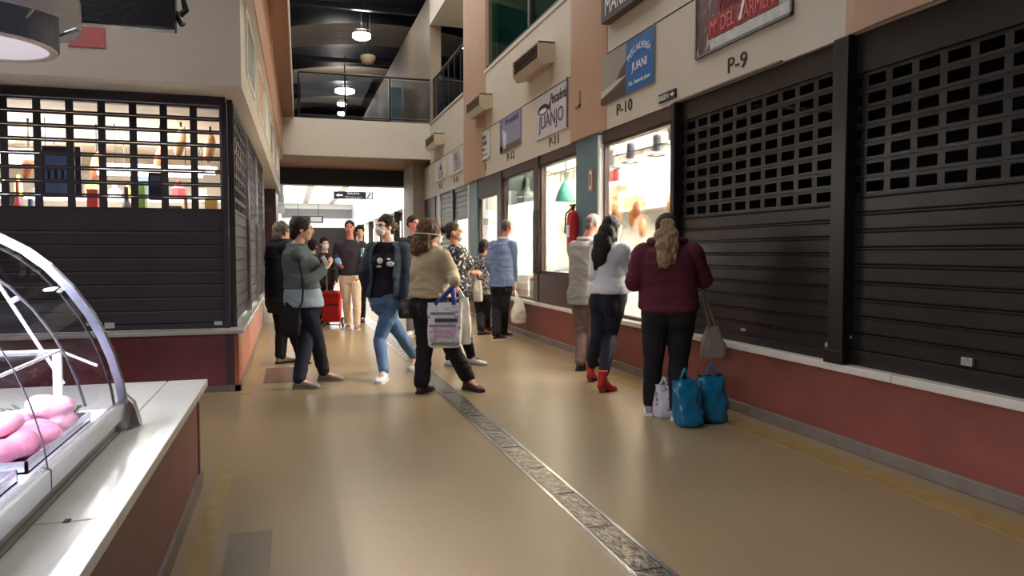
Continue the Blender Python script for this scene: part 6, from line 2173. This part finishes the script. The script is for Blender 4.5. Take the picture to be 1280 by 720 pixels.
# on the floor by the burgundy sweatshirt
b0 = onz(888, 527)
bag('shopping_bag', 'blue plastic shopping bag on floor, right one of the pair', b0, _R, 0.125, 0.09, 0.36, M_bagblue, 0.70, 3.0, 0.026, handles=False, handle_h=0.10, group=None)
b0 = onz(862, 532)
bag('shopping_bag', 'blue plastic shopping bag on floor, left one of the pair', b0, _R, 0.105, 0.08, 0.34, M_bagblue, 0.75, 8.0, 0.026, handles=False, handle_h=0.10, tilt=(-0.12, 0))
b0 = onz(829, 521)
bag('shopping_bag', 'small white printed bag on floor between burgundy shopper\'s feet', b0, _R, 0.075, 0.06, 0.26, spots('white_dark_print', (205, 204, 210), (110, 106, 120), 22, 0.62, 0.4, 'NOISE', None, 0.05), 0.8, 5.0, 0.016, handles=False, handle_h=0.06)
# beige bag hanging at her side
b0 = _C + ray(891, 447) * (P_burg.D + 0.16)
bag('shopping_bag', 'beige grey cloth bag hanging beside burgundy shopper', b0, _R, 0.10, 0.06, 0.26, cloth('beige_grey_bag', (150, 136, 124), 0.15), 0.45, 9.0, 0.018, handles=_C + ray(872, 352) * (P_burg.D + 0.06), handle_r=0.010)
# white carrier bag of the blue shirt man
hw_ = P_blue.wri[1] + Vector((0, 0, -0.10))
b0 = _C + ray(648, 404) * (P_blue.D - 0.16)
bag('carrier_bag', 'white plastic carrier bag held by blue-shirt man', b0, _R, 0.115, 0.07, 0.36, M_bagwhite, 0.40, 2.0, 0.016, handles=hw_, handle_r=0.010)
# bag of the patterned woman
b0 = _C + ray(597, 377) * (P_pat.D - 0.05)
bag('carrier_bag', 'small pale plastic bag hanging from clasped hands of patterned-tunic shopper', b0, _R, 0.055, 0.035, 0.24, M_bagwhite, 0.6, 6.0, 0.010, handles=P_pat.wri[0] + Vector((0.02, 0, -0.05)), handle_r=0.006)
# big printed bag on the beige woman's arm
b0 = _C + ray(556, 434) * (P_beige.D - 0.36)
hw_ = P_beige.wri[1] + Vector((0, 0, -0.05))
t = bag('shopper_bag', 'large white printed shopper bag with blue handle carried by beige-sweater woman', b0, _R, 0.165, 0.07, 0.40, M_bagprint, 0.92, 4.0, 0.008, handles=hw_, handle_mat=pm('royal_blue_webbing', (40, 60, 150), 0.5), handle_r=0.022, bulge=0.04)
fwd = -_FH
for k, (du, dv, w, h, c) in enumerate(((-0.01, 0.31, 0.11, 0.012, (120, 112, 122)), (0.02, 0.25, 0.10, 0.016, (44, 40, 48)), (-0.01, 0.20, 0.12, 0.010, (130, 120, 140)), (0.0, 0.13, 0.09, 0.035, (182, 150, 172)), (0.01, 0.04, 0.12, 0.014, (110, 130, 104)))):
    c0_ = b0 + _R * du + Z3 * dv + fwd * 0.080
    MB().obox(c0_, _R * w, fwd * 0.006, Z3 * h).build('print_band', pm('bag_ink_%d' % k, c, 0.5, 0.4, 40), t)
b2 = _C + ray(580, 430) * (P_beige.D - 0.24)
bag('carrier_bag', 'thin white carrier bag tucked beside the printed shopper bag', b2, _R, 0.07, 0.05, 0.42, M_bagwhite, 0.5, 12.0, 0.014, handles=hw_ + Vector((0.03, 0.03, 0)), handle_r=0.008)
# dark bag carried by the denim jacket
b0 = _C + ray(508, 398) * (P_denim.D - 0.20)
bag('handbag', 'black handbag hanging at side of denim-jacket woman', b0, _R, 0.085, 0.05, 0.20, M_leatherB, 0.8, 7.0, 0.006, handles=P_denim.wri[0] + Vector((0, 0, -0.06)), handle_r=0.008)
# black crossbody bag and strap of the grey sweater
b0 = _C + ray(363, 420) * (P_grey.D - 0.30)
t = bag('crossbody_bag', 'black crossbody bag at hip of grey-sweater woman', b0, _R, 0.10, 0.045, 0.26, M_blackcloth, 0.95, 1.0, 0.006)
tp = P_grey.shc + P_grey.r * -0.02 + Z3 * 0.02
MB().tube([b0 + _R * 0.07 + Z3 * 0.22, _C + ray(378, 376) * (P_grey.D - 0.27), _C + ray(379, 360) * (P_grey.D - 0.265), _C + ray(377, 340) * (P_grey.D - 0.245), _C + ray(371, 320) * (P_grey.D - 0.19)], 0.009, 6).build('strap', M_blackcloth, t)
# phone
c0_ = _C + ray(406, 326) * (P_grey.D - 0.02)
ph = empty('phone', c0_, 'white phone held up by grey-sweater woman', 'phone')
MB().obox(c0_, _R * 0.016 + Z3 * 0.012, _FH * 0.006, Z3 * 0.045 - _R * 0.025).build('phone_body', M_white_gloss, ph, bevel=0.004)
MB().obox(c0_ + _FH * 0.006, (_R * 0.016 + Z3 * 0.012) * 0.88, _FH * 0.002, (Z3 * 0.045 - _R * 0.025) * 0.92).build('screen', M_black, ph)
# red shopping trolley
tb = onz(415, 409)
t = empty('shopping_trolley', tb, 'red two wheeled shopping trolley beside the walking man', 'trolley')
M_trol = cloth('red_trolley_cloth', (176, 36, 40), 0.12)
lat = _R
fw = _FH
m = MB()
rings = []
for z, w, d in ((0.10, 0.14, 0.11), (0.14, 0.155, 0.125), (0.50, 0.16, 0.13), (0.58, 0.155, 0.125), (0.62, 0.13, 0.10)):
    rings.append([tb + lat * w * math.copysign(abs(math.cos(a)) ** 0.45, math.cos(a)) + fw * d * math.copysign(abs(math.sin(a)) ** 0.45, math.sin(a)) + Z3 * z for a in [2 * math.pi * j / 24 for j in range(24)]])
m.loft(rings)
m.build('trolley_bag', M_trol, t, smooth=False)
m = MB()
rings = []
for z, w, d in ((0.53, 0.172, 0.14), (0.59, 0.170, 0.138), (0.64, 0.12, 0.10)):
    rings.append([tb + lat * w * math.copysign(abs(math.cos(a)) ** 0.45, math.cos(a)) + fw * d * math.copysign(abs(math.sin(a)) ** 0.45, math.sin(a)) + Z3 * z for a in [2 * math.pi * j / 24 for j in range(24)]])
m.loft(rings)
m.build('flap', cloth('red_trolley_flap', (160, 30, 36), 0.1), t)
MB().obox(tb + Z3 * 0.40 - fw * 0.131, lat * 0.155, fw * 0.004, Z3 * 0.012).build('band', M_black, t)
for s in (-1, 1):
    MB().tube([tb + lat * 0.12 * s + fw * 0.14 + Z3 * 0.10, tb + lat * 0.12 * s + fw * 0.15 + Z3 * 0.95], 0.010, 8).build('frame_tube', M_grey, t)
    c_ = tb + lat * 0.17 * s + fw * 0.10 + Z3 * 0.085
    w_ = MB()
    for (a0, a1, r0) in ((-0.012, 0.012, 0.085),):
        w_.tube([c_ + lat * a0, c_ + lat * a1], [r0, r0], 20)
    wo = w_.build('wheel', M_black, t)
    MB().tube([c_ - lat * 0.015, c_ + lat * 0.015], [0.045, 0.045], 14).build('hub', M_white_gloss, wo)
MB().tube([tb - lat * 0.12 + fw * 0.15 + Z3 * 0.95, tb - lat * 0.06 + fw * 0.17 + Z3 * 1.02, tb + lat * 0.06 + fw * 0.17 + Z3 * 1.02, tb + lat * 0.12 + fw * 0.15 + Z3 * 0.95], 0.014, 8).build('handle', M_black, t)
MB().tube([tb - lat * 0.15 - fw * 0.05 + Z3 * 0.05, tb + lat * 0.15 - fw * 0.05 + Z3 * 0.05], 0.010, 8).tube([tb - lat * 0.15 - fw * 0.05 + Z3 * 0.05, tb - lat * 0.12 + fw * 0.14 + Z3 * 0.10], 0.01, 6).tube([tb + lat * 0.15 - fw * 0.05 + Z3 * 0.05, tb + lat * 0.12 + fw * 0.14 + Z3 * 0.10], 0.01, 6).tube([tb - lat * 0.15 - fw * 0.05 + Z3 * 0.0, tb - lat * 0.15 - fw * 0.05 + Z3 * 0.06], 0.01, 6).tube([tb + lat * 0.15 - fw * 0.05, tb + lat * 0.15 - fw * 0.05 + Z3 * 0.06], 0.01, 6).build('stand', M_grey, t)
